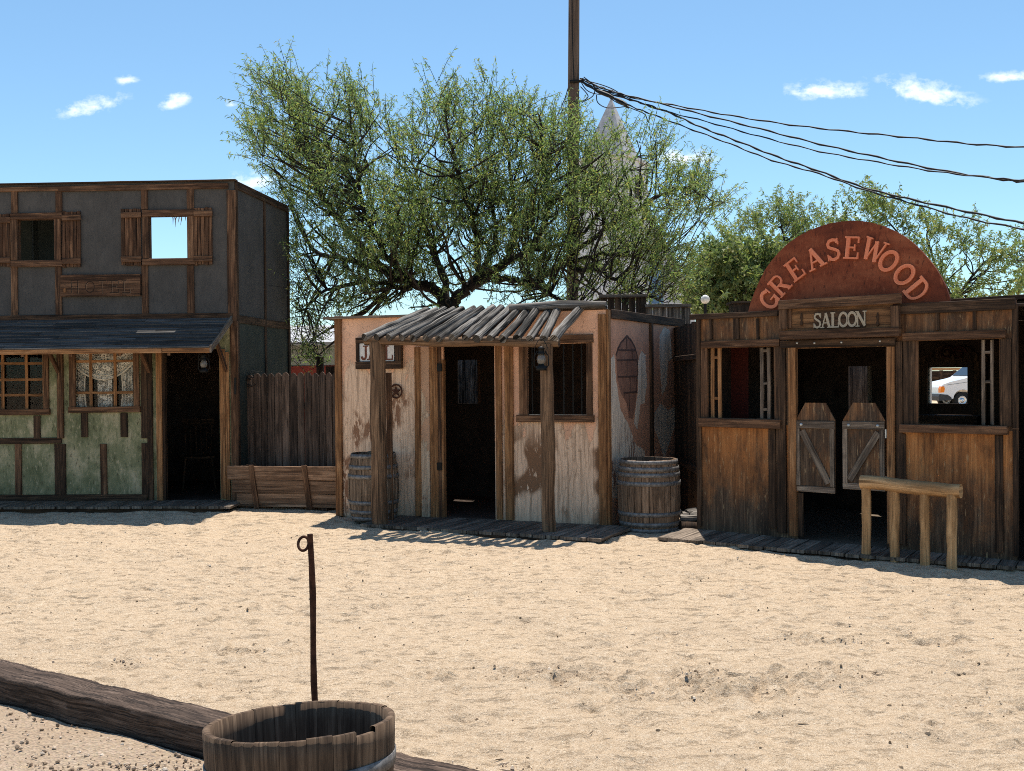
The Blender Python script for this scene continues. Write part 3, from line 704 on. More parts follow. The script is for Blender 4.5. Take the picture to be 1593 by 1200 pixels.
# lower windows
def lower_window(x0, y0, x1, y1, vs, hs, jl, jr, curtain=False):
    f = MB()
    if jl: HW.bd(f, x0-jl, y0-3, x0, y1, 0, .03, False)
    HW.bd(f, x1, y0-3, x1+jr, y1, 0, .03, False); HW.bd(f, x0-jl-1, y1, x1+jr+1, y1+9, 0, .05, True)
    fr = f.build('window_frame', W_BROWN, hroot); g = MB()
    for v in vs: HW.bd(g, v-2.3, y0, v+2.3, y1, -.02, -.002, False)
    for h_ in hs: HW.bd(g, x0, h_-2, x1, h_+2, -.018, -.0035, True)
    g.build('muntin', W_TAN, fr)
    q = MB(); u0, u1, z0, z1 = HW.rect(x0, y0, x1, y1); HW.bm(q, u0, u1, z0, z1, -.034, -.031, True, 1, 0, 0.0005); q.build('pane', GLASS, fr)
lower_window(-45, 548, 66, 637, (4, 41, -33), (566, 591, 615), 9, 9)
lower_window(117, 548, 207, 633, (141, 179), (562, 611), 10, 9)
# lace curtain hung inside the right lower window
mb = MB()
def drape(fn, nu=40, nv=16):
    V, U = [], []
    for j in range(nv+1):
        for i in range(nu+1):
            p, uv = fn(i/nu, j/nv); V.append(p); U.append(uv)
    F, UU = [], []
    for j in range(nv):
        for i in range(nu):
            a = j*(nu+1)+i; q = [a, a+1, a+nu+2, a+nu+1]; F.append(q); UU.append([U[k] for k in q])
    mb.add(V, F, UU, True)
cu0, cu1, cz0, cz1 = HW.rect(110, 540, 212, 640, -.09); CWd = cu1-cu0
for s in (0, 1):
    def side(a, b_, s=s):
        wv = .28*(1-.25*math.sin(b_*2.6)); u = cu0+a*wv*CWd if s == 0 else cu1-a*wv*CWd
        return HW.pt(u, -.10+.015*math.sin(a*26), cz1-b_*(cz1-cz0)), (a*.3+s, b_*(cz1-cz0))
    drape(side)
def swag(a, b_):
    sag = .24*(1-(2*a-1)**2)+.03; return HW.pt(cu0+a*CWd, -.085+.012*math.sin(b_*14), cz1-.05-b_*(sag+.10)), (a*CWd, b_*.4)
drape(swag)
def mid_(a, b_): return HW.pt(cu0+(.40+.22*a)*CWd, -.105+.01*math.sin(a*18), cz1-.33-b_*(cz1-cz0-.33)), (a*.25+3, b_*.7)
drape(mid_)
cur = mb.build('lace_curtain', LACE); tag(cur, 'cream lace curtain with swag hanging inside the green hotel window', 'curtain')
mb = MB()
mb.tube([HW.pt(cu0+a*CWd, -.078, cz1-.05-(.24*(1-(2*a-1)**2)+.13)) for a in np.linspace(0, 1, 16)], .012, 6)
mb.tube([HW.pt(cu0+a*CWd, -.078, cz1-.05-(.24*(1-(2*a-1)**2)+.08)) for a in np.linspace(0, 1, 16)], .006, 6)
for s in (0, 1): mb.tube([HW.pt((cu0+.28*(1-.25*math.sin(b_*2.6))*CWd) if s == 0 else (cu1-.28*(1-.25*math.sin(b_*2.6))*CWd), -.092, cz1-.1-b_*(cz1-cz0-.1)) for b_ in np.linspace(0, 1, 10)], .009, 6)
mb.build('curtain_trim', plain('cream_cotton_trim', (.62, .54, .43), .95), cur)
# deck
mb = MB(); u = uL
while u < uR+.02:
    wd = random.uniform(.12, .15); e = .64+random.uniform(-.02, .02)
    mb.board(HW.pt(u+wd/2, -.03, .135), HW.pt(u+wd/2, e, .135), HW.u*(wd/2-.004), Vector((0, 0, .015)), .004, 2, .003); u += wd
mb.build('porch_deck', W_DECK, hroot)
mb = MB(); HW.bm(mb, uL, uR+.0, .04, .118, .55, .60, True); mb.build('deck_skirt', W_DARK, hroot)
# house strip beside the corner
mb = MB(); HW.bd(mb, 364, 588, 367.5, 614, .0305, .034, False, 1, 0); mb.build('number_strip', IRON, hroot)
# hotel sign
c = HW.rect(94, 427, 218, 461, .05); sg = thing('hotel_sign', HW.pt((c[0]+c[1])/2, .03, c[2]), 'weathered brown board with HOTEL scratched into it on the grey wall', 'sign')
mb = MB(); HW.bm(mb, c[0], c[1], c[2], c[3], .023, .05, True, 5, .003); mb.build('sign_board', W_SHUT, sg)
# ------------------------------------------------------------------ slab-serif letters as stroke outlines (unit height)
def arc(cx, cy, rx, ry, a0, a1, n=14): return [(cx+rx*math.cos(rad(a0+(a1-a0)*i/n)), cy+ry*math.sin(rad(a0+(a1-a0)*i/n))) for i in range(n+1)]
GL = {
 'G': (.84, [(arc(.44, .5, .34, .44, 48, 318), .16), ([(.46, .42), (.84, .42)], .07), ([(.74, .40), (.74, .06)], .15), ([(.72, .66), (.72, .96)], .07)]),
 'R': (.88, [([(.2, .04), (.2, .96)], .18), ([(.03, .965), (.5, .965)]+arc(.5, .735, .22, .23, 90, -90)+[(.2, .505)], .09), ([(.45, .5), (.74, .06)], .17), ([(.03, .035), (.38, .035)], .07), ([(.6, .035), (.9, .035)], .07)]),
 'E': (.78, [([(.2, .04), (.2, .96)], .18), ([(.03, .96), (.72, .96)], .08), ([(.7, .98), (.7, .72)], .07), ([(.2, .51), (.54, .51)], .08), ([(.54, .37), (.54, .65)], .06), ([(.03, .04), (.74, .04)], .08), ([(.72, .02), (.72, .30)], .07)]),
 'A': (.94, [([(.16, .04), (.46, .97)], .09), ([(.44, .97), (.76, .04)], .19), ([(.24, .33), (.66, .33)], .07), ([(0, .035), (.32, .035)], .07), ([(.58, .035), (.96, .035)], .07)]),
 'S': (.72, [([(.62, .78), (.56, .90), (.42, .945), (.24, .92), (.14, .80), (.16, .66), (.30, .565), (.46, .49), (.59, .39), (.61, .24), (.52, .10), (.36, .05), (.20, .09), (.11, .24)], .135), ([(.64, .68), (.64, .97)], .06), ([(.08, .03), (.08, .33)], .06)]),
 'W': (1.18, [([(.14, .96), (.36, .03)], .17), ([(.34, .03), (.58, .88)], .07), ([(.56, .92), (.80, .03)], .17), ([(.78, .03), (1.02, .96)], .07), ([(0, .965), (.32, .965)], .07), ([(.88, .965), (1.16, .965)], .07)]),
 'O': (.88, [(arc(.44, .5, .34, .43, 0, 360, 26), .16)]),
 'D': (.86, [([(.2, .04), (.2, .96)], .18), ([(.03, .96), (.4, .96)]+arc(.4, .5, .34, .46, 90, -90, 16)+[(.03, .04)], .12)]),
 'L': (.76, [([(.22, .04), (.22, .96)], .19), ([(.04, .96), (.42, .96)], .08), ([(.04, .04), (.72, .04)], .09), ([(.70, .02), (.70, .34)], .08)]),
 'N': (.92, [([(.18, .04), (.18, .96)], .09), ([(.16, .95), (.76, .05)], .19), ([(.75, .04), (.75, .96)], .09), ([(.0, .965), (.28, .965)], .07), ([(.6, .965), (.92, .965)], .07), ([(.02, .035), (.34, .035)], .07)]),
 'J': (.62, [([(.42, .96), (.42, .26)]+arc(.26, .24, .16, .19, 0, -180, 10), .17), ([(.2, .96), (.62, .96)], .08)]),
 'I': (.42, [([(.21, .04), (.21, .96)], .19), ([(.02, .96), (.40, .96)], .08), ([(.02, .04), (.40, .04)], .08)]),
 'H': (.9, [([(.2, 0), (.2, 1)], .07), ([(.7, 0), (.7, 1)], .07), ([(.2, .5), (.7, .5)], .07)]),
 'T': (.8, [([(.4, 0), (.4, 1)], .07), ([(.08, .97), (.72, .97)], .07)]),
}
def ribbon(pts, th):
    out1, out2 = [], []; n = len(pts); closed = math.hypot(pts[0][0]-pts[-1][0], pts[0][1]-pts[-1][1]) < 1e-4
    for i in range(n):
        if closed: a, b = pts[i-1] if i else pts[-2], pts[(i+1) % n] if i < n-1 else pts[1]
        else: a, b = pts[max(0, i-1)], pts[min(n-1, i+1)]
        dx, dy = b[0]-a[0], b[1]-a[1]; l = math.hypot(dx, dy) or 1
        nx, ny = -dy/l*th/2, dx/l*th/2
        out1.append((pts[i][0]+nx, pts[i][1]+ny)); out2.append((pts[i][0]-nx, pts[i][1]-ny))
    return out1, out2
def letter(mb, ch, o, ax, ay, nrm, thick, thin=None, wscale=1.0):
    """draw one letter; o = centre, ax/ay = unit-height axes (vectors scaled to the letter height)"""
    w, st = GL[ch]; k = 0
    for pts, th in st:
        th2 = thin if thin else th
        p = [((x-w/2)*wscale, y-.5) for x, y in pts]; a, b = ribbon(p, th2)
        e = nrm*(thick+.0004*k); k += 1
        for i in range(len(p)-1):
            q = [a[i], a[i+1], b[i+1], b[i]]
            V = [o+ax*x+ay*y for x, y in q]; V2 = [v+e for v in V]
            up = (V2[1]-V2[0]).cross(V2[3]-V2[0]).dot(nrm) > 0
            F = [[4, 5, 6, 7], [0, 1, 5, 4], [2, 3, 7, 6]]
            if i == 0: F.append([3, 0, 4, 7])
            if i == len(p)-2: F.append([1, 2, 6, 5])
            if not up: F = [f[::-1] for f in F]
            hz = o.z
            mb.add(V+V2, F, [[(hz+random.random()*.02, x*.1) for x in range(4)]]*len(F))
Zv = Vector((0, 0, 1))
# HOTEL lettering: thin gouged strokes shown as shallow lines
GOUGE = plain('gouged_letter_groove', (.012, .008, .006), .9)
GOUGE2 = plain('gouged_letter_edge', (.26, .16, .10), .9)
for chh, px in zip('HOTEL', (116, 140, 159, 178, 196)):
    u, z = HW.uz(px, 446.5, .05); d = MB(); letter(d, chh, HW.pt(u, .0502, z), HW.u*.165, Zv*.165, HW.n, .0012, .05); l = d.build('letter', GOUGE, sg)
    d = MB(); letter(d, chh, HW.pt(u+.006, .0502, z-.005), HW.u*.165, Zv*.165, HW.n, .0006, .03); d.build('letter_edge', GOUGE2, l)
d = MB(); u, z = HW.uz(101, 452, .05); d.prism(arc(0, 0, .02, .03, 0, 330, 8), HW.pt(u, .0502, z), HW.u, Zv, HW.n*.006); d.build('sign_knot', W_TAN, sg)
# dry strands hanging in the open upper right window
mb = MB()
for px, L in ((268, 14), (271, 18), (275, 9), (279, 12), (283, 15), (286, 8), (234, 5)):
    p = at_depth(px, 332, 13.35); q = at_depth(px+random.uniform(-3, 3), 336+L, 13.35)
    mb.tube([p, (p+q)/2+Vector((.006, 0, 0)), q], [.007, .006, .001], 4)
tag(mb.build('dry_frond', W_TAN), 'dry strands of leaf hanging in the open upper hotel window', 'dry frond')
lantern(317, 564, HW.pt(HW.uz(317, 560, .5)[0], .5, 0).y, .25, 'dark lantern hanging in front of the open hotel doorway', zE+.05)
# chair inside the hotel door
def chair(o, rz, label):
    t = thing('wooden_chair', o, label, 'chair'); M = Matrix.Rotation(rz, 3, 'Z'); P = lambda x, y, z: Vector(o)+M @ Vector((x, y, z))
    MB().prism([(-.21, -.2), (.21, -.2), (.19, .2), (-.19, .2)], P(0, 0, .44), M @ Vector((1, 0, 0)), M @ Vector((0, 1, 0)), Vector((0, 0, .03))).build('seat', W_DARK, t)
    for sx in (-1, 1):
        MB().tube([P(sx*.22, -.2, 0), P(sx*.18, -.16, .44)], .016, 8).build('leg', W_DARK, t)
        MB().tube([P(sx*.22, .24, 0), P(sx*.17, .17, .44)], .016, 8).build('leg', W_DARK, t)
    b = MB()
    for i in range(6): x = -.17+.068*i; b.tube([P(x, .18, .46), P(x*1.12, .27, .95)], .009, 6)
    b.build('backrest', W_DARK, t); c = MB(); c.board(P(-.22, .275, .95), P(.22, .275, .95), Vector((0, 0, .04)), M @ Vector((0, .012, 0)), .004, 2); c.build('top_rail', W_DARK, t)
q = HW.pt(HW.uz(310, 765, -1.5)[0], -1.5, .132); chair(q, 0.3, 'dark spindle backed wooden chair inside the hotel doorway')

# ================================================================== JAIL
JW = Wall((-2.09, 12.15), (1.003, 10.95)); jroot = thing('jail_building', (0, 11.3, .05), 'small jail hut with peeling pink paint, barred window and log pole porch', 'building')
jt = JW.uz(560, 490)[1]; jT2 = JW.uz(900, 488)[1]; jT = (jt+jT2)/2; uJ = JW.len
jd = JW.rect(690, 537, 770, 830); jw = JW.rect(820, 535, 912, 645)
uA = JW.uz(648, 650)[0]
mb = MB(); JW.slab(mb, 0, uA, .06, jT, [], -.04, 0); mb.build('front_wall', PEEL1, jroot)
mb = MB(); JW.slab(mb, uA, uJ, .06, jT, [(jd[0], jd[1], -1, jd[3]), jw], -.04, 0); mb.build('front_wall', PEEL2, jroot)
mb = MB(); JW.bd(mb, 521, 492, 531, 803, 0, .03, False); JW.bd(mb, 931, 489, 943, 822, 0, .03, False); mb.parts('corner_board', W_TAN, jroot)
mb = MB()
for r in [(645, 540, 654, 803), (669, 530, 681, 806), (771, 530, 780, 808), (785, 538, 798, 809)]: JW.bd(mb, *r, 0, .03, False)
JW.bd(mb, 686.5, 560, 690.5, 806, -.05, .012, False)
mb.parts('door_frame', W_TAN, jroot)
mb = MB(); JW.bd(mb, 681, 537, 686.5, 806, -.01, .02, False); mb.parts('door_frame', W_BROWN, jroot)
mb = MB(); u0, u1, z0, z1 = JW.rect(654.5, 540, 668.5, 806, .012)
mb2 = MB(); JW.slab(mb2, u0, u1, z0, z1, [], .001, .014); mb2.build('peeling_board', PEEL4, jroot)
for y in (572, 726):
    mb = MB(); JW.bd(mb, 679.5, y-6, 687, y+6, .02, .036, False, 1, 0); mb.build('hinge', IRON, jroot)
# header band and top
mb = MB(); JW.bd(mb, 821, 521, 922, 534, 0, .035, True); JW.bd(mb, 803, 646, 923, 657, 0, .05, True)
JW.bd(mb, 807, 534, 820, 646, 0, .03, False); JW.bd(mb, 912, 534, 921, 646, 0, .03, False); wf = mb.build('window_frame', W_BROWN, jroot)
for x in (827, 841, 857, 876, 890.5, 904):
    u = JW.uz(x, 590)[0]; MB().tube([JW.pt(u, -.02, jw[2]-.01), JW.pt(u, -.02, jw[3]+.01)], .009, 8).build('bar', IRON, wf)
mb = MB(); JW.bm(mb, -.12, 2.2, jT-.012, jT+.016, -.5, .07, True, 5, .004); mb.build('roof_edge', W_GREY, jroot)
mb = MB(); p0, p1 = JW.pt(2.25, .05, jT+.045), JW.pt(uJ+.02, .04, jT+.05); mb.tube([p0, p0.lerp(p1, .5)+Vector((0, 0, .015)), p1], [.045, .05, .04], 10, .1); mb.build('roof_beam', W_LOG, jroot)
# side wall
JC = JW.pt(uJ, 0, 0); JE = at_depth(1060, 505, 13.2); JS = Wall((JC.x, JC.y), (JE.x, JE.y))
mb = MB(); JS.slab(mb, .001, JS.len, .04, jT, [], -.04, 0); mb.build('side_wall', PEEL3, jroot)
mb = MB(); JS.bm(mb, .0, .07, .05, jT, .002, .03, False); mb.parts('corner_board', W_TAN, jroot)
mb = MB(); JS.bm(mb, .09, JS.len+.02, jT-.09, jT+.01, .001, .03, True); u = JS.uz(1012, 600)[0]; JS.bm(mb, u-.04, u+.02, .06, jT-.09, .001, .035, False); mb.parts('side_batten', W_DARK, jroot)
# painted brick arch on the side wall (paint film, 2 mm)
def arch_poly():
    pts = [(958, 553), (961, 543), (966, 533), (975, 523), (983, 532), (988, 542), (991, 555), (991, 585), (990, 612), (987, 640), (984, 652), (978, 650), (975, 628), (966, 612), (960, 590)]
    return [JS.uz(*p) for p in pts]
mb = MB(); mb.prism(arch_poly(), JS.pt(0, .0005, 0), JS.u, Zv, JS.n*.0015); ar = mb.build('painted_arch', ARCHP, jroot)
mb = MB(); ap = arch_poly()
for (a, b_) in list(zip(ap, ap[1:]))[:8]:
    mb.board(JS.pt(a[0], .003, a[1]), JS.pt(b_[0], .003, b_[1]), (JS.u*(b_[1]-a[1])-Zv*(b_[0]-a[0])).normalized()*.012, JS.n*.0012, .0003, 1, .002)
for a, b_ in [((960, 561), (991, 560)), ((961, 587), (990, 586)), ((970, 612), (989, 610)), ((975, 562), (975, 586)), ((980, 588), (980, 610)), ((974, 526), (975, 545)), ((962, 545), (989, 545)), ((984, 546), (984, 560)), ((978, 612), (979, 640))]:
    a, b_ = JS.uz(*a), JS.uz(*b_); mb.board(JS.pt(a[0], .0035, a[1]), JS.pt(b_[0], .0035, b_[1]), (JS.u*(b_[1]-a[1])-Zv*(b_[0]-a[0])).normalized()*.009, JS.n*.0012, .0003, 1, .002)
mb.build('brick_line', ARCHL, ar)
# ragged patches of bare plywood where the paint has come off the side wall
def ragged(pts, amp=.012):
    out = []
    for a, b_ in zip(pts, pts[1:]+pts[:1]):
        n_ = max(2, int(math.hypot(b_[0]-a[0], b_[1]-a[1])/.03))
        for k in range(n_):
            f = k/n_; out.append((a[0]+(b_[0]-a[0])*f+random.uniform(-amp, amp)*(k > 0), a[1]+(b_[1]-a[1])*f+random.uniform(-amp, amp)*(k > 0)))
    return out
for pts in ([(949, 560), (955, 552), (958, 590), (962, 618), (966, 640), (976, 657), (988, 690), (1003, 702), (1003, 775), (949, 775)], [(986, 660), (992, 610), (993, 562), (998, 546), (1004, 552), (1006, 600), (1003, 626), (996, 630), (992, 668)],
            [(1026, 522), (1034, 508), (1042, 515), (1046, 560), (1039, 562), (1037, 600), (1030, 616), (1026, 560)], [(1018, 642), (1028, 628), (1040, 640), (1049, 632), (1051, 660), (1041, 690), (1033, 714), (1026, 690), (1017, 665)]):
    mb = MB(); mb.prism(ragged([JS.uz(*q) for q in pts]), JS.pt(0, .0004, 0), JS.u, Zv, JS.n*.0012); mb.build('bare_patch', PEELB, jroot)
# interior: other walls, roof, floor
DJ = -2.0
bw = JW.rect(712, 560, 747, 628, DJ)
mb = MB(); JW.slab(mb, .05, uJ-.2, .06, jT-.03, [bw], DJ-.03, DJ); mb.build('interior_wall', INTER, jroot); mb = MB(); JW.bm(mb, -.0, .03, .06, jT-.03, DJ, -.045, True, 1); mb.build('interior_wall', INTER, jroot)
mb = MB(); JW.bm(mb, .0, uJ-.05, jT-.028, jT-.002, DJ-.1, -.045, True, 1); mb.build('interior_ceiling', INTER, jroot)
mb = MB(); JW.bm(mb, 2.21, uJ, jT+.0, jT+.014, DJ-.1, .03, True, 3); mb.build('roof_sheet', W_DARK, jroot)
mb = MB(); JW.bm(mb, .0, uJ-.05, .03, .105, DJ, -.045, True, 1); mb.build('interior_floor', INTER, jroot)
mb = MB(); bp = JW.rect(690, 540, 752, 660, DJ-.8); JW.bm(mb, bp[0], bp[1], bp[2]-.3, bp[3], DJ-.83, DJ-.8, False, 2); mb.build('rear_shutter', W_LOG, jroot)
mb = MB(); JW.bm(mb, bw[1]-.035, bw[1], bw[2], bw[3], DJ-.03, DJ+.02, False, 1); mb.build('rear_window_frame', W_BROWN, jroot)
# deck: planks across
dA, dB, dC, dD = at_z(560, 815, .105), at_z(912, 837, .105), at_z(941, 822, .105), JW.pt(.55, -.04, .105)
dirx = (dB-dA).normalized(); L = (dB-dA).length; x = 0; mb = MB()
while x < L+.02:
    wd = random.uniform(.13, .16); p = dA+dirx*(x+wd/2); back = .80+.10*x/L
    q = p+(-JW.n)*(back+.0)+dirx*(.10)
    f = p+JW.n*random.uniform(-.015, .015); pr = Vector((-(q-f).y, (q-f).x, 0)).normalized()
    mb.board((f.x, f.y, .088), (q.x, q.y, .088), pr*(wd/2-.004), Zv*.016, .004, 3, .003); x += wd
mb.build('porch_deck', W_DECK, jroot)
mb = MB(); mb.board((dA+JW.n*(-.03)-Zv*.055), (dB+JW.n*(-.03)-Zv*.055), Zv*.022, JW.n*.02, .004, 4); mb.build('deck_skirt', W_DARK, jroot)
# porch posts, beam, poles
def post(pxb, pyb, pyt, r, zb, name='porch_post'):
    b_ = at_z(pxb, pyb, zb); zt = CAMH+ (at_depth(pxb, pyt, b_.y).z-CAMH)
    mb = MB(); k = 9
    mb.tube([b_+Zv*(zt-zb)*i/k+Vector((random.uniform(-.006, .006)-.012*i/k, 0, 0)) for i in range(k+1)], [r*random.uniform(.94, 1.06) for _ in range(k+1)], 14, .05); return mb.build(name, W_POST, jroot), b_, zt
P1, b1, zt1 = post(591, 815, 533, .085, .10); P2, b2, zt2 = post(854, 827, 536, .068, .10)
mb = MB(); q = at_z(608, 810, .1)+Vector((.0, .03, 0)); mb.board((q.x, q.y, .1), (q.x-.01, q.y, at_depth(608, 580, q.y).z), (.03, 0, 0), (0, .03, 0), .004, 5); mb.build('porch_post', W_BROWN, jroot)
e0 = Vector((b1.x-.14, b1.y+.02, zt1+.025)); e1 = Vector((b2.x+.12, b2.y-.01, zt2+.02))
bd_ = (e1-e0).normalized()
mb = MB(); mb.tube([e0.lerp(e1, i/8)+Vector((0, 0, random.uniform(-.008, .008))) for i in range(9)], [.055*random.uniform(.92, 1.08) for _ in range(9)], 12, .06); mb.build('eave_beam', W_POST, jroot)
npole = 15; back = Vector((.35, .937, 0)).normalized()
for i in range(npole):
    f = i/(npole-1); q = e0.lerp(e1, .03+f*.90)+bd_*random.uniform(-.005, .005)+Zv*.064
    e = JW.pt(JW.uz(658+(868-658)*f+random.uniform(-1.2, 1.2), 486)[0], -random.uniform(.03, .10), jT+.062)
    d = (e-q); s0 = q-d*random.uniform(.09, .12)
    r = random.uniform(.041, .046); rr = [r*random.uniform(.93, 1.05) for _ in range(9)]
    mb = MB(); mb.tube([s0.lerp(e, k/8)+Vector((random.uniform(-.003, .003), 0, random.uniform(-.004, .004))) for k in range(9)], rr, 10, .08); mb.build('roof_pole', W_LOG, jroot)
q = e1-bd_*.03+Zv*.07; e = JW.pt(JW.uz(905, 482)[0], -.06, jT+.07); mb = MB(); s0 = q-(e-q)*.10
mb.tube([s0.lerp(e, k/6)+Vector((random.uniform(-.006, .006), 0, random.uniform(-.006, .006))) for k in range(7)], [.05, .055, .05, .054, .05, .048, .05], 10, .08); mb.build('roof_pole', W_LOG, jroot)
lantern(842, 556, b2.y-.12, .27, 'dark lantern hanging from the right jail porch post', zt2+.05)
# jail sign
c = JW.rect(553, 525, 624, 574, .05); sj = thing('jail_sign', JW.pt((c[0]+c[1])/2, 0, c[2]), 'white JAIL board in a thick dark frame on the pink wall', 'sign')
mb = MB(); JW.bm(mb, c[0], c[1], c[2], c[3], .002, .02, True, 2); mb.build('backing_board', W_DARK, sj)
mb = MB(); JW.bd(mb, 553, 562, 624, 574, .0205, .06, True); JW.bd(mb, 553, 525, 624, 533, .0205, .055, True); JW.bd(mb, 553, 533, 558, 562, .0205, .05, False); JW.bd(mb, 614, 533, 624, 562, .0205, .05, False); mb.build('sign_frame', W_DARK, sj)
mb = MB(); JW.bd(mb, 559, 534, 613, 564, .0205, .032, True, 2, .001); mb.build('sign_panel', SIGNW, sj)
for chh, px in zip('JAIL', (567, 580, 592, 604)):
    u, z = JW.uz(px, 549, .032); d = MB(); letter(d, chh, JW.pt(u, .0322, z), JW.u*.165, Zv*.165, JW.n, .003); d.build('letter', BRNL, sj)
# star plaque
u, z = JW.uz(616, 609, .02); st = thing('star_plaque', JW.pt(u, 0, z-.085), 'round rusty iron plaque with a five pointed star on the jail wall', 'plaque')
o = JW.pt(u, .02, z); ring = [o+JW.u*.076*math.cos(6.2832*i/24)+Zv*.076*math.sin(6.2832*i/24) for i in range(24)]
MB().tube(ring, .010, 6, closed=True).build('ring', RUST, st)
star = [((.066 if k % 2 == 0 else .028)*math.sin(math.pi*k/5), (.066 if k % 2 == 0 else .028)*math.cos(math.pi*k/5)) for k in range(10)]
MB().prism(star, o-JW.n*.004, JW.u, Zv, JW.n*.012).build('star', RUST, st)
# barrels
g = Vector((-1.575, 11.62-.10, .1)); barrel(g.x, g.y+.10, .10, .285, .745, W_BARREL, 'oak barrel against the jail wall behind the left porch post', 'oak barrels by the jail', hoops=(.03, .13, .27, .66, .80, .965))
mb = MB()
for i in range(46):
    a = random.uniform(0, 6.28); r = random.uniform(0, .17); p = Vector((g.x-.04+math.cos(a)*r, g.y+.1+math.sin(a)*r, .72)); h = random.uniform(.05, .16)
    mb.tube([p, p+Vector((random.uniform(-.02, .02), random.uniform(-.02, .02), h*.6)), p+Vector((random.uniform(-.05, .05), random.uniform(-.04, .04), h))], [.004, .003, .001], 4)
tag(mb.build('dry_grass', W_GREY), 'grey dry grass tuft sticking out of the barrel by the jail sign', 'dry grass')
g = at_z(1010, 824, .05); barrel(g.x, g.y, .045, .335, .76, W_BARREL2, 'open topped oak barrel on the sand between the jail and the saloon', 'oak barrels by the jail', hoops=(.035, .12, .26, .68, .80, .88, .975), bulge=1.13)
# firewood stump with a pale split piece on it
g = at_z(1077, 822, .06); st = thing('firewood_stump', (g.x, g.y, .05), 'split firewood chunk on a low dark stump beside the barrel', 'firewood')
mb = MB(); mb.lathe((g.x, g.y, .03), [(.001, 0), (.18, 0), (.19, .05), (.17, .11), (.001, .12)], 11); mb.build('stump', W_DARK, st)
mb = MB()
for k in range(3):
    a = random.uniform(-.5, .6); d = Vector((math.cos(a), math.sin(a), .08)); q = Vector((g.x-.03+.03*k, g.y-.04+.05*k, .185+.025*k))
    mb.board(q-d*.10, q+d*.10, Vector((-d.y, d.x, .3)).normalized()*.045, Vector((0, .2, 1)).normalized()*.025, .012, 3, .008)
mb.build('split_wood', W_LOG, st)

# ================================================================== fence, planter box between hotel and jail
fy = 12.75
fA, fB = at_depth(372, 690, 13.5), at_depth(524, 690, 13.0)
FW = Wall((fA.x, fA.y), (fB.x, fB.y)); fr = thing('picket_fence', (fB.x, fB.y, .05), 'brown dog-eared picket fence between the hotel and the jail', 'fence')
mb = MB(); u = .02; i = 0
while u < FW.len+.06:
    wd = random.uniform(.075, .105); zt = FW.uz(430, 577)[1]+random.uniform(-.008, .006)-(.02 if i < 2 else 0)
    poly = [(-wd/2, 0), (wd/2, 0), (wd/2, zt-.13), (wd*.3, zt-.10), (0, zt-.085), (-wd*.3, zt-.10), (-wd/2, zt-.13)]
    uo = random.random()*9; v = len(mb.v)
    mb.prism(poly, FW.pt(u+wd/2, random.uniform(-.004, .004), .06), FW.u, Zv, FW.n*.018)
    u += wd+.012; i += 1
mb.build('picket_panel', W_FENCE, fr)
mb = MB(); FW.bm(mb, 0, FW.len, .5, .59, -.06, -.012, True); FW.bm(mb, 0, FW.len, 1.3, 1.39, -.06, -.012, True); mb.parts('fence_rail', W_FENCE, fr)
# bundle of old cord with a white cup caught on the fence top
q = FW.pt(.18, .03, FW.uz(400, 590)[1]); mb = MB()
for k in range(9):
    c = q+Vector((random.uniform(-.08, .16), random.uniform(-.03, .02), random.uniform(-.07, .07)))
    mb.tube([c+Vector((math.cos(a)*.09*random.uniform(.7, 1.1), math.sin(a*2)*.01, math.sin(a)*.055*random.uniform(.7, 1.2))) for a in np.linspace(0, 5.5, 12)], .0035, 5)
tw = thing('cord_bundle', q, 'tangle of dark cord with a white scrap on the fence by the hotel', 'cord'); mb.build('cord', IRON, tw)
MB().lathe(q+Vector((-.07, -.05, -.10)), [(.001, 0), (.018, .0), (.025, .06), (.02, .062)], 10).build('white_scrap', PAINTW, tw)
# planter trough
a0, a1 = at_z(372, 792, .07), at_z(528, 795, .07)
TW = Wall((a0.x, a0.y), (a1.x, a1.y)); tr = thing('planter_trough', ((a0.x+a1.x)/2, a0.y, .07), 'long tapered wooden planter trough below the picket fence', 'planter')
def flare(u0, u1, z0, z1, n0, d0, mb, lean=.10, mat=None):
    p0, p1 = TW.pt(u0, n0+lean*z0, .07+(z0+z1)/2), TW.pt(u1, n0+lean*z0, .07+(z0+z1)/2)
    mb.board(p0, p1, (Zv+TW.n*lean)*((z1-z0)/2-.002), TW.n*d0, .004, 4, .004)
mb = MB(); fl = .05
for k, (z0, z1) in enumerate([(.03, .20), (.202, .37), (.372, .545)]):
    ex = .03+.05*k; flare(-ex, TW.len+ex, z0, z1, -.02+.01*k, .013, mb); flare(-ex, TW.len+ex, z0, z1, -.55-.01*k, .013, mb, -.05)
mb.build('side_boards', W_BOX, tr)
mb = MB()
for u in (-.03, TW.len+.03): mb.board(TW.pt(u, -.28, .10), TW.pt(u, -.28, .595), TW.n*.25, TW.u*.012, .003, 2)
mb.parts('end_panel', W_BOX, tr)
mb = MB()
for px in (397, 479): u = TW.uz(px, 760)[0]; mb.board(TW.pt(u+.02, .005, .08), TW.pt(u-.02, .064, .625), TW.u*.033, TW.n*.012, .003, 2)
mb.parts('cleat', W_BROWN, tr)
mb = MB(); TW.bm(mb, .0, TW.len, .46, .48, -.52, -.02, True, 3); mb.build('soil', SOIL, tr)
mb = MB()
for u in (.12, TW.len-.2): mb.board(TW.pt(u, -.5, .065), TW.pt(u, -.0, .065), TW.u*.04, Zv*.03, .003, 1)
mb.parts('skid', W_DARK, tr)

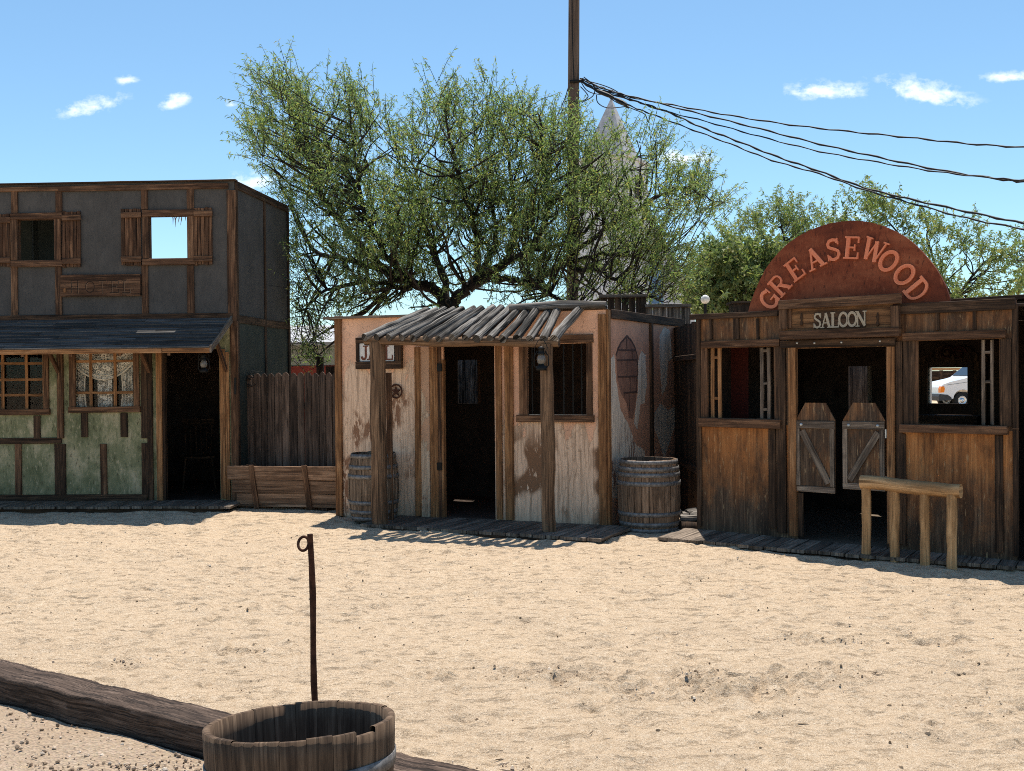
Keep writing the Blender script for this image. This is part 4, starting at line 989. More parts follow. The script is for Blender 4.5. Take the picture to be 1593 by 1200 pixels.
# ================================================================== SALOON
SW = Wall((1.916, 10.70), (4.315, 8.70)); sroot = thing('saloon_building', (3.1, 9.7, .08), 'weathered brown plywood saloon front with swing doors and open windows', 'building')
zS = SW.uz(1140, 489)[1]; zS2 = SW.uz(1490, 470)[1]; zC = (zS+zS2)/2
uE = SW.uz(1581, 660)[0]; uX = SW.uz(1700, 660)[0]
w1 = SW.rect(1100, 541, 1204, 651); w2 = SW.rect(1428, 529, 1555, 661); sd = SW.rect(1240, 541, 1379, 860)
zb1 = SW.uz(1150, 660)[1]
for ua, ub in ((0, sd[0]), (sd[1], uE)): mb = MB(); SW.slab(mb, ua, ub, .08, zb1, [], -.03, 0); mb.build('lower_wall', PLY1, sroot)
mb = MB(); SW.slab(mb, 0, uE, zb1, zC, [w1, w2, (sd[0], sd[1], -1, sd[3])], -.03, 0); mb.build('upper_wall', PLY2, sroot)
mb = MB(); SW.slab(mb, uE+.07, uX, .05, zC+.02, [], -.10, -.06); mb.build('end_wall', PLY2, sroot)
mb = MB()
for r in [(1083, 488, 1090, 819), (1207, 535, 1222, 829), (1393, 532, 1404, 846), (1405, 528, 1424, 661), (1555.5, 528, 1573, 664), (1575, 474, 1584, 866), (1195, 668, 1206, 822), (1140, 495, 1149, 528), (1103, 495, 1107, 528), (1176, 496, 1180, 528), (1455, 485, 1461, 514), (1513, 484, 1518, 513), (1404, 676, 1409, 850), (1548, 678, 1560, 860)]: SW.bd(mb, *r, 0, .026, False)
SW.bd(mb, 1575, 666, 1585, 668, .0265, .03)
mb.parts('wall_batten', W_DARK, sroot)
mb = MB(); SW.bm(mb, -.05, SW.uz(1212, 490)[0], zC-.045, zC+.012, 0.001, .04, True); SW.bm(mb, SW.uz(1398, 480)[0], uE, zC-.085, zC+.012, .001, .038, True); mb.parts('cornice_board', W_DARK, sroot)
mb = MB(); SW.bd(mb, 1226, 541, 1238, 834, 0, .05, False); SW.bd(mb, 1379.5, 540, 1391, 846, 0, .05, False); mb.parts('door_frame', W_TAN, sroot)
mb = MB(); SW.bd(mb, 1213, 528, 1392, 540, 0, .055, True); mb.build('door_header', W_DARK, sroot)
for px, py in ((1240, 534), (1267, 534), (1309, 533), (1369, 531)):
    u, z = SW.uz(px, py, .055); MB().uvsphere(SW.pt(u, .056, z), .012, 8, 5).build('stud', ZINC, sroot)
def swin(r, hd, sill, label=None):
    f = MB(); SW.bd(f, *hd, 0, .05, True); SW.bd(f, *sill, 0, .07, True); x0, y0, x1, y1 = r
    SW.bd(f, x0-10, y0, x0, y1, 0, .02, False); SW.bd(f, x1, y0, x1+6, y1, 0, .02, False)
    return f.build('window_frame', W_BROWN, sroot)
f1 = swin((1100, 541, 1204, 651), (1090, 529, 1212, 540), (1086, 652, 1213, 666))
f2 = swin((1428, 529, 1555, 661), (1404, 515, 1563, 528), (1399, 662, 1566, 675))
def casement(f, u, n0, n1, z0, z1, mat):
    m_ = MB(); 
    for n in (n0, n1): m_.board(SW.pt(u, n, z0), SW.pt(u, n, z1), SW.n*.018, SW.u*.012, .003, 2)
    for k in (.1, .5, .9): z = z0+(z1-z0)*k; m_.board(SW.pt(u, n0, z), SW.pt(u, n1, z), Zv*.013, SW.u*.009, .003, 1)
    m_.build('open_casement', mat, f)
def flat_sash(f, x0, x1, y0, y1, rungs, mat):
    m_ = MB()
    for x in (x0, x1): SW.bd(m_, x-2.6, y0, x+2.6, y1, -.06, -.035, False)
    for y in rungs: SW.bd(m_, x0+2.5, y-2.2, x1-2.5, y+2.2, -.058, -.038, True)
    m_.build('sash', mat, f)
flat_sash(f1, 1108, 1119, 541, 652, (556, 620), W_TAN); flat_sash(f1, 1184.5, 1195.5, 541, 652, (546, 597, 637), W_GREY)
flat_sash(f2, 1529, 1543, 529, 661, (548, 594), W_GREY)
# swing doors
def batwing(x0, x1, yt, yb, mirror):
    u0, u1 = SW.uz(x0, 700, .02)[0], SW.uz(x1, 700, .02)[0]; zt, zb = SW.uz((x0+x1)/2, yt, .02)[1], SW.uz((x0+x1)/2, yb, .02)[1]
    w = u1-u0; zs = zt-.16; cc = w*.24
    d = MB(); d.prism([(0, 0), (w, 0), (w, zs-zb), (w-cc, zt-zb), (cc, zt-zb), (0, zs-zb)], SW.pt(u0, 0, zb), SW.u, Zv, SW.n*.02)
    dr = d.build('swing_door', PLY3, sroot); t = MB(); n0, n1 = .0203, .040
    SW.bm(t, u0, u1, zs-.085, zs-.012, n0, n1, True); SW.bm(t, u0, u0+.045, zb+.06, zs-.086, n0, n1, False); SW.bm(t, u1-.045, u1, zb+.06, zs-.086, n0, n1, False); SW.bm(t, u0, u1, zb, zb+.058, n0, n1-.006, True)
    a, b_ = (SW.pt(u0+.06, .030, zs-.11), SW.pt(u1-.06, .030, zb+.09))
    if mirror: a, b_ = SW.pt(u1-.06, .030, zs-.11), SW.pt(u0+.06, .030, zb+.09)
    dd = (b_-a).normalized(); t.board(a, b_, dd.cross(SW.n)*.032, SW.n*.009, .003, 3); t.build('door_trim', W_TAN if False else W_GREY, dr)
    k = (u0+.06, u1-.06) if mirror else (u0+.06,)
    for u in k: MB().uvsphere(SW.pt(u, .042, zs-.05), .017, 10, 6).build('bolt', ZINC, dr)
    uh = u1+.012 if mirror else u0-.012
    for z in (zs-.12, zb+.10): MB().tube([SW.pt(uh, .03, z-.04), SW.pt(uh, .03, z+.04)], .011, 8).build('hinge', ZINC, dr)
batwing(1239, 1299, 627, 766, False); batwing(1312, 1377, 627, 763, True)
mb = MB(); SW.bd(mb, 1240, 767, 1249, 835, 0, .02, False); mb.parts('door_frame', W_DARK, sroot)
# interior
DS = -2.6; uB = uX
hw2 = SW.rect(1445, 572, 1505, 628, DS); hw3 = SW.rect(1320, 570, 1357, 640, DS)
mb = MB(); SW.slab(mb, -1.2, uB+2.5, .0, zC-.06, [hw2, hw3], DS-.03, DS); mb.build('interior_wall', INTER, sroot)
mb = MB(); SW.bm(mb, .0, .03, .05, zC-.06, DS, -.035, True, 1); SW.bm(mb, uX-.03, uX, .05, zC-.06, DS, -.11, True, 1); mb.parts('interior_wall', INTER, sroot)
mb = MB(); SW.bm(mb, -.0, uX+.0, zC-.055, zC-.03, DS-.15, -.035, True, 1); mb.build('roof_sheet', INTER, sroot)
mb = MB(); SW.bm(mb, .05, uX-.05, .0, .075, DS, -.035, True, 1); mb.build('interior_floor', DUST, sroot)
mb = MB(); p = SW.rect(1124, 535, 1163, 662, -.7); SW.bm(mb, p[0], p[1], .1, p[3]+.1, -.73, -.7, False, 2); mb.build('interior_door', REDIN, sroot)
mb = MB(); p = SW.rect(1300, 550, 1372, 660, DS-1.0); SW.bm(mb, p[0], p[1], p[2]-.3, p[3], DS-1.03, DS-1.0, False, 2); mb.build('rear_shutter', W_GREY, sroot)
mb = MB(); SW.bm(mb, hw3[1]-.05, hw3[1], hw3[2], hw3[3], DS-.03, DS+.02, False, 1); mb.build('rear_window_frame', W_GREY, sroot)
mb = MB(); SW.bm(mb, hw2[0], hw2[0]+.018, hw2[2], hw2[3], DS-.05, DS+.02, False, 1); mb.build('rear_window_frame', PAINTW, sroot)
# deck
qa, qb = at_z(1022, 836, .09), at_z(1556, 880, .09); dirx = (qb-qa).normalized(); L = (qb-qa).length; x = 0; mb = MB()
bk = Vector((-dirx.y, dirx.x, 0))
while x < L+.35:
    wd = random.uniform(.11, .14); p = qa+dirx*(x+wd/2)-bk*(.06*math.sin(x/L*3.1))+bk*random.uniform(-.015, .015)+bk*(.13*max(0, x-L)/.35)
    # back end reaches the wall line
    t = (SW.A-p).dot(SW.n)/bk.dot(SW.n); e = p+bk*max(.12, min(t, .7))
    mb.board((p.x, p.y, .078), (e.x, e.y, .078), dirx*(wd/2-.004), Zv*.015, .004, 2, .004); x += wd
mb.build('boardwalk', W_DECK, sroot)
mb = MB(); mb.tube([qa+dirx*(L*k/10)-bk*(.05*math.sin(k/10*3.1))+bk*.05-Zv*.055 for k in range(11)], .022, 6); mb.build('deck_skirt', W_DARK, sroot)
# SALOON sign: framed box over the door
c = SW.rect(1212, 463, 1398, 524, .10); ss = thing('saloon_sign', SW.pt((c[0]+c[1])/2, .06, c[2]), 'framed wooden SALOON sign with pale letters over the swing doors', 'sign')
mb = MB(); SW.bm(mb, c[0]+.06, c[1]-.06, c[2]+.05, c[3]-.04, .056, .075, True, 4); mb.build('sign_panel', W_TAN if False else wood('orange_sign_plank', (.06, .028, .013), (.17, .083, .036), (.29, .155, .07), g=.9), ss)
mb = MB(); SW.bd(mb, 1211, 462, 1399, 477, .056, .12, True); SW.bd(mb, 1213, 512, 1398, 526, .056, .125, True); SW.bd(mb, 1211, 477.5, 1224, 511.5, .056, .11, False); SW.bd(mb, 1385, 476, 1398, 511, .056, .11, False); SW.bd(mb, 1226, 479, 1231, 511, .076, .09, False); mb.build('sign_frame', W_BROWN, ss)
xs_ = [1272, 1285.5, 1299, 1312.5, 1326, 1340]
mb = MB(); SW.bd(mb, 1266, 484, 1347, 511, .0755, .079, True, 2, .001); mb.build('letter_back', W_DARK, ss)
for chh, px in zip('SALOON', xs_):
    u, z = SW.uz(px, 500.5-(px-1265)*.045-1, .08); d = MB(); letter(d, chh, SW.pt(u, .0795, z), SW.u*.145*(.80), Zv*.145, SW.n, .012); d.build('letter', LETW, ss)
for px in (1247, 1365.5):
    u, z = SW.uz(px, 497, .08); d = MB(); d.lathe(SW.pt(u, .08, z-.06), [(.001, 0), (.012, .0), (.016, .02), (.007, .05), (.013, .075), (.009, .105), (.001, .125)], 10); d.build('peg', W_DARK, ss)
# GREASEWOOD sign: thick board with a round top standing behind the cornice
trc = [(1164, 484), (1168, 470), (1174, 454), (1182, 436), (1190, 420), (1200, 406), (1210.5, 393.6), (1225, 379.5), (1240.7, 368.5), (1257, 359.5), (1274, 352.8), (1290, 348), (1307.6, 344.8), (1324, 343.5), (1341, 344), (1358, 347), (1374.5, 351.8), (1391, 359), (1408, 368.5), (1422, 379.5), (1434.7, 392), (1446, 405), (1456.5, 418.7), (1464.5, 432), (1471.5, 445.5), (1477.5, 464)]
NG = -.06
pl = [SW.uz(x, y, NG) for x, y in trc]; pl = [(pl[0][0], zC-.25)]+pl+[(pl[-1][0]+.01, zC-.25)]
gs = thing('arched_sign', SW.pt((pl[0][0]+pl[-1][0])/2, NG, zC-.25), 'big half round red GREASEWOOD sign standing above the saloon roofline', 'sign')
d = MB(); d.prism(pl[::-1], SW.pt(0, NG-.03, 0), SW.u, Zv, SW.n*.03); d.build('sign_board', REDS, gs)
LT = [('G', 1197.5, 466.5), ('R', 1214, 444), ('E', 1237.5, 420), ('A', 1268, 402), ('S', 1297, 389), ('E', 1326, 386), ('W', 1361, 390.5), ('O', 1383.5, 406.5), ('O', 1408, 427.5), ('D', 1428, 451.5)]
cu = SW.uz(1322, 500, NG); pts = [SW.uz(x, y, NG) for _, x, y in LT]
for i, (chh, x, y) in enumerate(LT):
    a, b_ = pts[max(0, i-1)], pts[min(len(pts)-1, i+1)]
    tx, ty = b_[0]-a[0], b_[1]-a[1]; l = math.hypot(tx, ty); tx /= l; ty /= l
    ax, ay = SW.u*tx+Zv*ty, Zv*tx-SW.u*ty
    H_ = .205
    d = MB(); letter(d, chh, SW.pt(pts[i][0], NG+.0005, pts[i][1]), ax*H_*.96, ay*H_*1.03, SW.n, .024); d.build('letter', REDL, gs)
for x, y in ((1206, 408), (1289, 415), (1357, 415), (1427, 408), (1367, 447), (1313, 433), (1330, 460)):
    u, z = SW.uz(x, y, NG); d = MB(); d.prism(arc(0, 0, .018, .018, 0, 330, 11), SW.pt(u, NG+.0003, z), SW.u, Zv, SW.n*.003); d.build('bolt_cover', REDS, gs)
# back bar with a carved pediment round the rear opening
def bb():
    cl = lambda x, y: SW.uz(x, y, DS+.06)
    t = thing('back_bar', SW.pt(cl(1475, 600)[0], DS+.03, .07), 'dark carved back bar with scroll pediment inside the right saloon window', 'back bar')
    pl = [cl(*p) for p in [(1425, 556), (1434, 555), (1446, 551), (1456, 543), (1466, 537), (1473, 536), (1480, 541), (1484, 541), (1490, 536), (1497, 536), (1508, 542), (1518, 550), (1530, 554), (1536, 556), (1536, 563), (1425, 563)]]
    d = MB(); d.prism(pl, SW.pt(0, DS+.01, 0), SW.u, Zv, SW.n*.05); d.build('pediment', W_DARK, t)
    for x in (1473, 1492):
        u, z = cl(x, 549); MB().tube([SW.pt(u+math.cos(a)*r, DS+.07, z+math.sin(a)*r) for a, r in zip(np.linspace(0, 9, 22), np.linspace(.08, .02, 22))], .014, 6).build('scroll', W_PLANK, t)
    u0, u1 = cl(1428, 600)[0], cl(1534, 600)[0]; d = MB()
    SW.bm(d, u0, hw2[0], .1, pl[-1][1], DS+.01, DS+.05, False, 2); SW.bm(d, hw2[1]+.07, u1, .1, pl[-1][1], DS+.01, DS+.05, False, 2); d.build('column', W_DARK, t)
    d = MB(); SW.bm(d, u0, u1, .08, hw2[2]-.12, DS+.08, DS+.4, True, 2); d.build('cabinet', W_DARK, t)
bb()
# hitching rail
rz = gh(3.4, 9); rp = [at_z(1348, 871, rz), at_z(1391, 875, rz), at_z(1435, 879, rz), at_z(1481, 886, rz)]
hr = thing('hitching_rail', (rp[1].x, rp[1].y, rz), 'peeled yellow log hitching rail on four posts before the saloon', 'hitching rail')
p0, p3 = rp[0], rp[3]
r0, r1 = at_depth(1340, 749.5, p0.y+.02), at_depth(1495, 765, p3.y-.03)
for i, p in enumerate(rp):
    f = (p.x-p0.x)/(p3.x-p0.x); q = Vector((p.x, p0.y+(p3.y-p0.y)*f+ (.0 if i in (0, 3) else .02), 0)); zt = r0.lerp(r1, .06+.86*f).z-.03
    mb = MB(); mb.tube([Vector((q.x+random.uniform(-.003, .003), q.y, rz-.06+(zt-rz+.06)*k/6)) for k in range(7)], [.041*random.uniform(.95, 1.06) for _ in range(7)], 14, .04); mb.build('post', W_RAIL, hr)
mb = MB(); mb.tube([r0.lerp(r1, k/8)+Vector((0, 0, random.uniform(-.004, .004))) for k in range(9)], [.061*random.uniform(.98, 1.03) for _ in range(9)], 18, .02); mb.build('rail', W_RAIL, hr)
# dark board gate closing the gap between jail and saloon
a, b_ = at_depth(1052, 650, 12.9), at_depth(1090, 650, 11.2); GW = Wall((a.x, a.y), (b_.x, b_.y)); gw = thing('board_gate', (b_.x, b_.y, .05), 'dark vertical board gate in the gap between jail and saloon', 'gate')
mb = MB(); u = -.05; zt = at_depth(1070, 504, 11.9).z
while u < GW.len: mb.board(GW.pt(u+.07, 0, .05), GW.pt(u+.07, 0, zt+random.uniform(-.01, .01)), GW.u*.066, GW.n*.012, .003, 2); u += .14
mb.build('gate_boards', W_DARK, gw); mb = MB(); GW.bm(mb, 0, GW.len, zt-.42, zt-.36, .013, .04, True); GW.bm(mb, 0, GW.len, .6, .68, .013, .04, True); mb.parts('gate_rail', W_DARK, gw)

# ================================================================== foreground: ties, half barrel, iron post
from mathutils import noise as mnoise
nz_ = mnoise.noise
def tie(t0, t1, label):
    z = .0; a, b_ = TA+TD*t0, TA+TD*t1; t = thing('railway_tie', ((a.x+b_.x)/2, (a.y+b_.y)/2, 0), label, 'railway tie', 'railway ties edging the yard')
    # dense tarred timber with worn edges
    n, m_ = 150, 36; V = []; F = []; U = []; hw, hh = .100, .076; L = (b_-a).length
    ring = []; cr_ = .07; side = m_//4
    for q in range(4):
        ca, sa = math.cos(q*math.pi/2), math.sin(q*math.pi/2)
        for k in range(side):
            tt_ = -1+2*k/(side-1); x, y = 1.0, tt_
            if abs(tt_) > 1-cr_*.5: y = math.copysign(1-cr_, tt_)
            ring.append((x*ca-y*sa, x*sa+y*ca))
    for i in range(n+1):
        w = Vector((math.sin(i*.27), math.cos(i*.39), math.sin(i*.2)))*.003
        for kk, (cx, cy) in enumerate(ring):
            gz = nz_(Vector((i*.05+t0*9, kk*.33, 0)))*.0035+nz_(Vector((i*.16+t0*9, kk*.9, 5)))*.003; cx, cy = cx*(1+gz/.1), cy*(1+gz/.1)
            q = a.lerp(b_, i/n)-TN*.105+TN*(cx*(hw+random.uniform(-.0022, .0022)))+Zv*(.078+cy*(hh+random.uniform(-.0025, .002)))+w
            V.append(q)
    for i in range(n):
        for k in range(m_):
            k2 = (k+1) % m_; F.append([i*m_+k, (i+1)*m_+k, (i+1)*m_+k2, i*m_+k2]); x0, x1 = L*i/n, L*(i+1)/n
            U.append([(x0+t0, k*.022), (x1+t0, k*.022), (x1+t0, k*.022+.022), (x0+t0, k*.022+.022)])
    F.append([k for k in range(m_)]); U.append([(ring[k][0]*.1, ring[k][1]*.1) for k in range(m_)])
    F.append([n*m_+k for k in range(m_)][::-1]); U.append([(ring[k][0]*.1, ring[k][1]*.1) for k in range(m_)][::-1])
    mb = MB(); mb.add(V, F, U, True); o = mb.build('timber', W_TIE, t)
    return t
tl = (at_z(336, 1135, .15)-TA).dot(TD)
tie(tl-2.45, tl+.02, 'long dark railway tie running from the left edge to the half barrel')
tie(tl+.05, tl+2.5, 'end of a railway tie showing to the right of the half barrel')
# half barrel
def half_barrel():
    c = at_depth(467, 1121, 3.62); R = .332; Hh = c.z-.0; t = thing('half_barrel', (c.x, c.y+.02, .0), 'half oak barrel planter with rusty hoop in the foreground', 'half barrel')
    tilt = Matrix.Rotation(rad(-6.5), 3, 'X') @ Matrix.Rotation(rad(-2.6), 3, 'Y')
    base = c - tilt @ Vector((0, 0, Hh))
    ns = 24; mb = MB()
    for k in range(ns):
        a0, a1 = 2*math.pi*(k+.006)/ns, 2*math.pi*(k+.994)/ns; zt = Hh+random.uniform(-.0025, .0025)
        mid = math.degrees((a0+a1)/2)
        rr = lambda z: .27+(R-.27)*math.sin(min(1, z/Hh)*1.5)**.9
        P = [(rr(Hh*i/8), zt*i/8) for i in range(9)]; P += [(P[-1][0]-.010, zt+.003), (P[-1][0]-.024, zt)]+[(rr(Hh*i/8)-.026, zt*i/8) for i in range(7, 1, -1)]
        if k == 21: P = [p if p[1] < zt-.02 else (p[0], p[1]-.016) for p in P]
        mb.lathe(base, P, 2, True, a0, a1, tilt)
    mb.build('stave_wall', W_BARREL3, t)
    for z0 in (.335, .05):
        f = z0*Hh/.5; r = .27+(R-.27)*math.sin(f/Hh*1.5)**.9; r2 = .27+(R-.27)*math.sin((f+.045)/Hh*1.5)**.9
        MB().lathe(base, [(r+.001, f), (r+.006, f), (r2+.006, f+.045), (r2+.001, f+.045)], 48, True, tilt=tilt).build('hoop', HOOP, t)
    MB().lathe(base, [(.001, Hh*.5), (.15, Hh*.49), (R-.03, Hh*.47)], 26, tilt=tilt).build('soil', SOIL, t)
    return t
half_barrel()
# rusty iron stake with a ring
b0 = at_depth(494, 1150, 4.12); b0.z = 0; tp = at_depth(483, 831, 4.12)
ip = thing('iron_stake', (b0.x, b0.y, 0), 'thin rusty iron stake with a ring standing behind the half barrel', 'stake')
mb = MB(); mb.tube([b0.lerp(tp, k/9)+Vector((math.sin(k*1.1)*.003, 0, 0)) for k in range(10)], [.0125+.0012*math.sin(k*2) for k in range(10)], 8, .05); mb.build('rod', RUST, ip)
q = at_depth(472, 846, 4.12); mb = MB(); mb.tube([q+Vector((.021*math.cos(a), .012*math.sin(a), .026*math.sin(a))) for a in np.linspace(0, 6.2832*23/24, 24)], .006, 6, closed=True); mb.build('ring', RUST, ip)
# ================================================================== trees
def leafmat(name, c1, c2, c3, tr=.35):
    m, nt, b = newmat(name); n = N(nt); g = n('ShaderNodeNewGeometry')
    c = n.ramp(g.outputs['Random Per Island'], [(0, c1), (.55, c2), (.9, c3), (1, (c3[0]*1.3, c3[1]*1.05, c3[2]*.9))])
    n.link(c, b.inputs['Base Color']); b.inputs['Roughness'].default_value = .6; b.inputs['Specular IOR Level'].default_value = .3
    t = n('ShaderNodeBsdfTranslucent'); n.link(n.mix(1.0, c, (1.25, 1.3, .7), 'MULTIPLY'), t.inputs[0])
    mx = n('ShaderNodeMixShader'); mx.inputs[0].default_value = tr
    n.link(b.outputs[0], mx.inputs[1]); n.link(t.outputs[0], mx.inputs[2]); n.link(mx.outputs[0], nt.nodes['Material Output'].inputs[0]); return m
LEAF1 = leafmat('mesquite_leaf', (.115, .195, .085), (.205, .285, .115), (.33, .35, .15), .5)
LEAF2 = leafmat('bright_shrub_leaf', (.11, .16, .065), (.185, .24, .10), (.28, .31, .145), .4)
LEAF3 = leafmat('pale_palo_verde_leaf', (.11, .17, .07), (.19, .25, .10), (.28, .30, .14), .45)
BARK = wood('dark_mesquite_bark', (.010, .008, .007), (.028, .021, .017), (.060, .047, .038), g=.7, bump=1.0)
def inpoly(x, y, P):
    c = False; j = len(P)-1
    for i in range(len(P)):
        if (P[i][1] > y) != (P[j][1] > y) and x < (P[j][0]-P[i][0])*(y-P[i][1])/(P[j][1]-P[i][1])+P[i][0]: c = not c
        j = i
    return c
def smooth_path(pts, per=5):
    out = []; n = len(pts)
    for i in range(n-1):
        p0, p1, p2, p3 = pts[max(0, i-1)], pts[i], pts[i+1], pts[min(n-1, i+2)]
        for k in range(per):
            t = k/per; out.append(.5*((2*p1)+(p2-p0)*t+(2*p0-5*p1+4*p2-p3)*t*t+(3*p1-p0-3*p2+p3)*t*t*t))
    out.append(pts[-1]); return out
def make_tree(name, label, y, poly, limbs, base, ncl, leafm, cr=.42, thick=1.6, twigs=8, lpt=30, lsize=.075, trunk_r=.16, seed=1, thin=(), group=None, droop=.5, upb=.45, cat='tree', lw=.0085, bare_y=9999):
    rnd = random.Random(seed); rs = np.random.RandomState(seed)
    b0 = at_depth(*base, y); b0.z = gh(b0.x, y)-.1
    t = thing(name, b0, label, cat, group)
    wood_ = MB(); samples = []
    for li, (pts, r0, r1, dy) in enumerate(limbs):
        P = [at_depth(px, py, y+dy*(k/(len(pts)-1))) for k, (px, py) in enumerate(pts)]
        if li == 0: P[0] = b0.copy()
        P = smooth_path(P, 6); n_ = len(P)
        P = [p+Vector((rnd.uniform(-.03, .03), rnd.uniform(-.03, .03), rnd.uniform(-.03, .03)))*(0 if i in (0,) else 1) for i, p in enumerate(P)]
        R = [r0*(1-i/(n_-1))**.8+r1 for i in range(n_)]
        wood_.tube(P, R, 9, .06)
        for i, p in enumerate(P):
            if li > 0 or len(limbs) == 1: samples.append((p, R[i]))
    SP = np.array([tuple(p) for p, r in samples]); SR = [r for p, r in samples]
    xs = [p[0] for p in poly]; ys_ = [p[1] for p in poly]
    Lv = []; tries = 0; ctr = np.array(tuple(at_depth(sum(xs)/len(xs), max(ys_), y)))
    clumps = []; bare = []
    while len(clumps) < ncl and tries < ncl*40:
        tries += 1
        px, py = rnd.uniform(min(xs), max(xs)), rnd.uniform(min(ys_), max(ys_))
        if not inpoly(px, py, poly): continue
        if any((px-q[0])**2+(py-q[1])**2 < q[2]**2 and rnd.random() < q[3] for q in thin): continue
        dy = rnd.gauss(0, thick*.5); dy = max(-thick, min(thick, dy))
        c = at_depth(px, py, y+dy); cn = np.array(tuple(c))
        if any((cn[0]-o[0])**2+(cn[1]-o[1])**2+(cn[2]-o[2])**2 < (cr*.33)**2 for o in clumps): continue
        clumps.append(cn); bare.append(py > bare_y and rnd.random() < .6)
    lpt0 = lpt
    for cn, br in zip(clumps, bare):
        lpt = max(3, int(lpt0*.25)) if br else lpt0
        c = Vector(cn); dv = SP-cn; dl = np.sqrt((dv**2).sum(1)); od0 = cn-ctr; od0 = od0/(np.linalg.norm(od0)+1e-6)+np.array((0, 0, .6)); od0 /= np.linalg.norm(od0); al = -(dv @ od0)/(dl+1e-6); d2 = dl*(1.9-al); k = int(d2.argmin())
        s = Vector(SP[k]); L = (c-s).length
        if L > .05:
            m1 = s.lerp(c, .4)+Vector((rnd.uniform(-.1, .1), rnd.uniform(-.1, .1), -.035*L+rnd.uniform(-.05, .05))); m2 = s.lerp(c, .75)+Vector((rnd.uniform(-.06, .06), rnd.uniform(-.06, .06), -.01*L))
            r = min(SR[k]*.55, .011+.009*L); wood_.tube(smooth_path([s, m1, m2, c], 3), [r*(1-.7*i/9)+.002 for i in range(10)], 5, 0, False)
        od = cn-ctr; od = od/(np.linalg.norm(od)+1e-6)
        for q in range(twigs):
            d = od*.55+np.array((0, 0, upb))+rs.randn(3)*.5; d /= np.linalg.norm(d)
            ln = cr*rs.uniform(.55, 1.25); st = cn+rs.randn(3)*cr*.18
            e = st+d*ln+np.array((0, 0, -droop*.12*ln)); md = (st+e)/2+np.array((0, 0, droop*.10*ln))
            wood_.tube([Vector(st), Vector(md), Vector(e)], [.0055, .004, .0018], 3, 0, False, True)
            tt = rs.rand(lpt)**.8; base_ = np.where(tt[:, None] < .5, st+(md-st)*tt[:, None]*2, md+(e-md)*(tt[:, None]*2-1))
            ld = d*.55+rs.randn(lpt, 3)*.75+np.array((0, 0, -droop)); ld /= np.linalg.norm(ld, axis=1)[:, None]
            sd_ = np.cross(ld, rs.randn(lpt, 3)); sd_ /= np.linalg.norm(sd_, axis=1)[:, None]+1e-6
            l = lsize*rs.uniform(.6, 1.35, lpt)[:, None]; w = lw*rs.uniform(.7, 1.4, lpt)[:, None]
            mid = base_+ld*l*.5+np.array((0, 0, .06))*l
            Lv.append(np.stack([base_, mid+sd_*w, base_+ld*l-np.array((0, 0, .1))*l, mid-sd_*w], 1))
    V = np.concatenate(Lv).reshape(-1, 3)-np.array(tuple(b0)); nq = len(V)//4
    me = bpy.data.meshes.new('crown'); me.vertices.add(len(V)); me.vertices.foreach_set('co', V.ravel())
    me.loops.add(len(V)); me.loops.foreach_set('vertex_index', np.arange(len(V), dtype=np.int32))
    me.polygons.add(nq); me.polygons.foreach_set('loop_start', np.arange(0, len(V), 4, dtype=np.int32)); me.update(calc_edges=True)
    me.materials.append(leafm); o = bpy.data.objects.new('crown', me); COL.objects.link(o); o.parent = t
    wood_.build('trunk', BARK, t); return t
main_poly = [(452, 560), (450, 470), (449, 400), (447, 335), (432, 300), (405, 265), (385, 220), (404, 185), (414, 150), (405, 118), (438, 98), (462, 128), (490, 170), (520, 152), (543, 116), (562, 150), (592, 168), (600, 205), (625, 222), (650, 185), (685, 140), (700, 168), (738, 165), (768, 128), (792, 150), (830, 162), (850, 150), (868, 188), (888, 205), (912, 195), (930, 205), (975, 215), (1000, 205), (1038, 228), (1030, 262), (1078, 262), (1098, 290), (1122, 310), (1112, 336), (1075, 345), (1045, 372), (1055, 400), (1075, 430), (1060, 468), (1000, 480), (860, 482), (770, 478), (690, 474), (640, 480), (600, 486), (525, 500), (522, 560)]
B0 = (702, 600)
limbs = [
 ([(702, 560), (701, 520), (700, 485), (699, 470)], 0.133, .10, 0),
 ([(697, 482), (680, 455), (650, 442), (612, 428), (570, 392), (525, 340), (492, 290), (466, 220), (438, 125)], 0.086, .012, .6),
 ([(650, 442), (606, 402), (575, 350), (556, 270), (545, 165)], 0.047, .01, -1.0),
 ([(612, 428), (545, 404), (490, 392), (462, 345), (420, 250)], 0.043, .01, 1.0),
 ([(640, 448), (575, 440), (510, 452), (462, 490)], 0.039, .01, -.7),
 ([(698, 478), (690, 430), (668, 370), (652, 300), (640, 235)], 0.055, .01, 1.3),
 ([(703, 478), (727, 448), (757, 430), (790, 408), (826, 386), (850, 330), (845, 240), (840, 180)], 0.086, .012, -.6),
 ([(757, 430), (800, 436), (826, 444), (874, 466), (905, 478)], 0.043, .012, -1.2),
 ([(826, 444), (867, 416), (886, 391), (902, 330), (930, 250)], 0.039, .01, .9),
 ([(886, 418), (937, 424), (980, 450), (1030, 470)], 0.035, .01, -.6),
 ([(790, 408), (800, 340), (792, 250), (772, 160)], 0.039, .01, 1.0),
 ([(745, 436), (738, 350), (712, 270), (692, 175)], 0.047, .01, -1.2),
 ([(870, 414), (940, 360), (1000, 322), (1060, 292), (1108, 312)], 0.035, .008, -.5),
 ([(880, 412), (945, 395), (1005, 405), (1055, 430)], 0.031, .008, .8),
 ([(720, 455), (770, 380), (760, 300), (735, 210)], 0.039, .01, .2),
 ([(826, 386), (900, 370), (960, 290), (1000, 225)], 0.031, .008, .7),
]
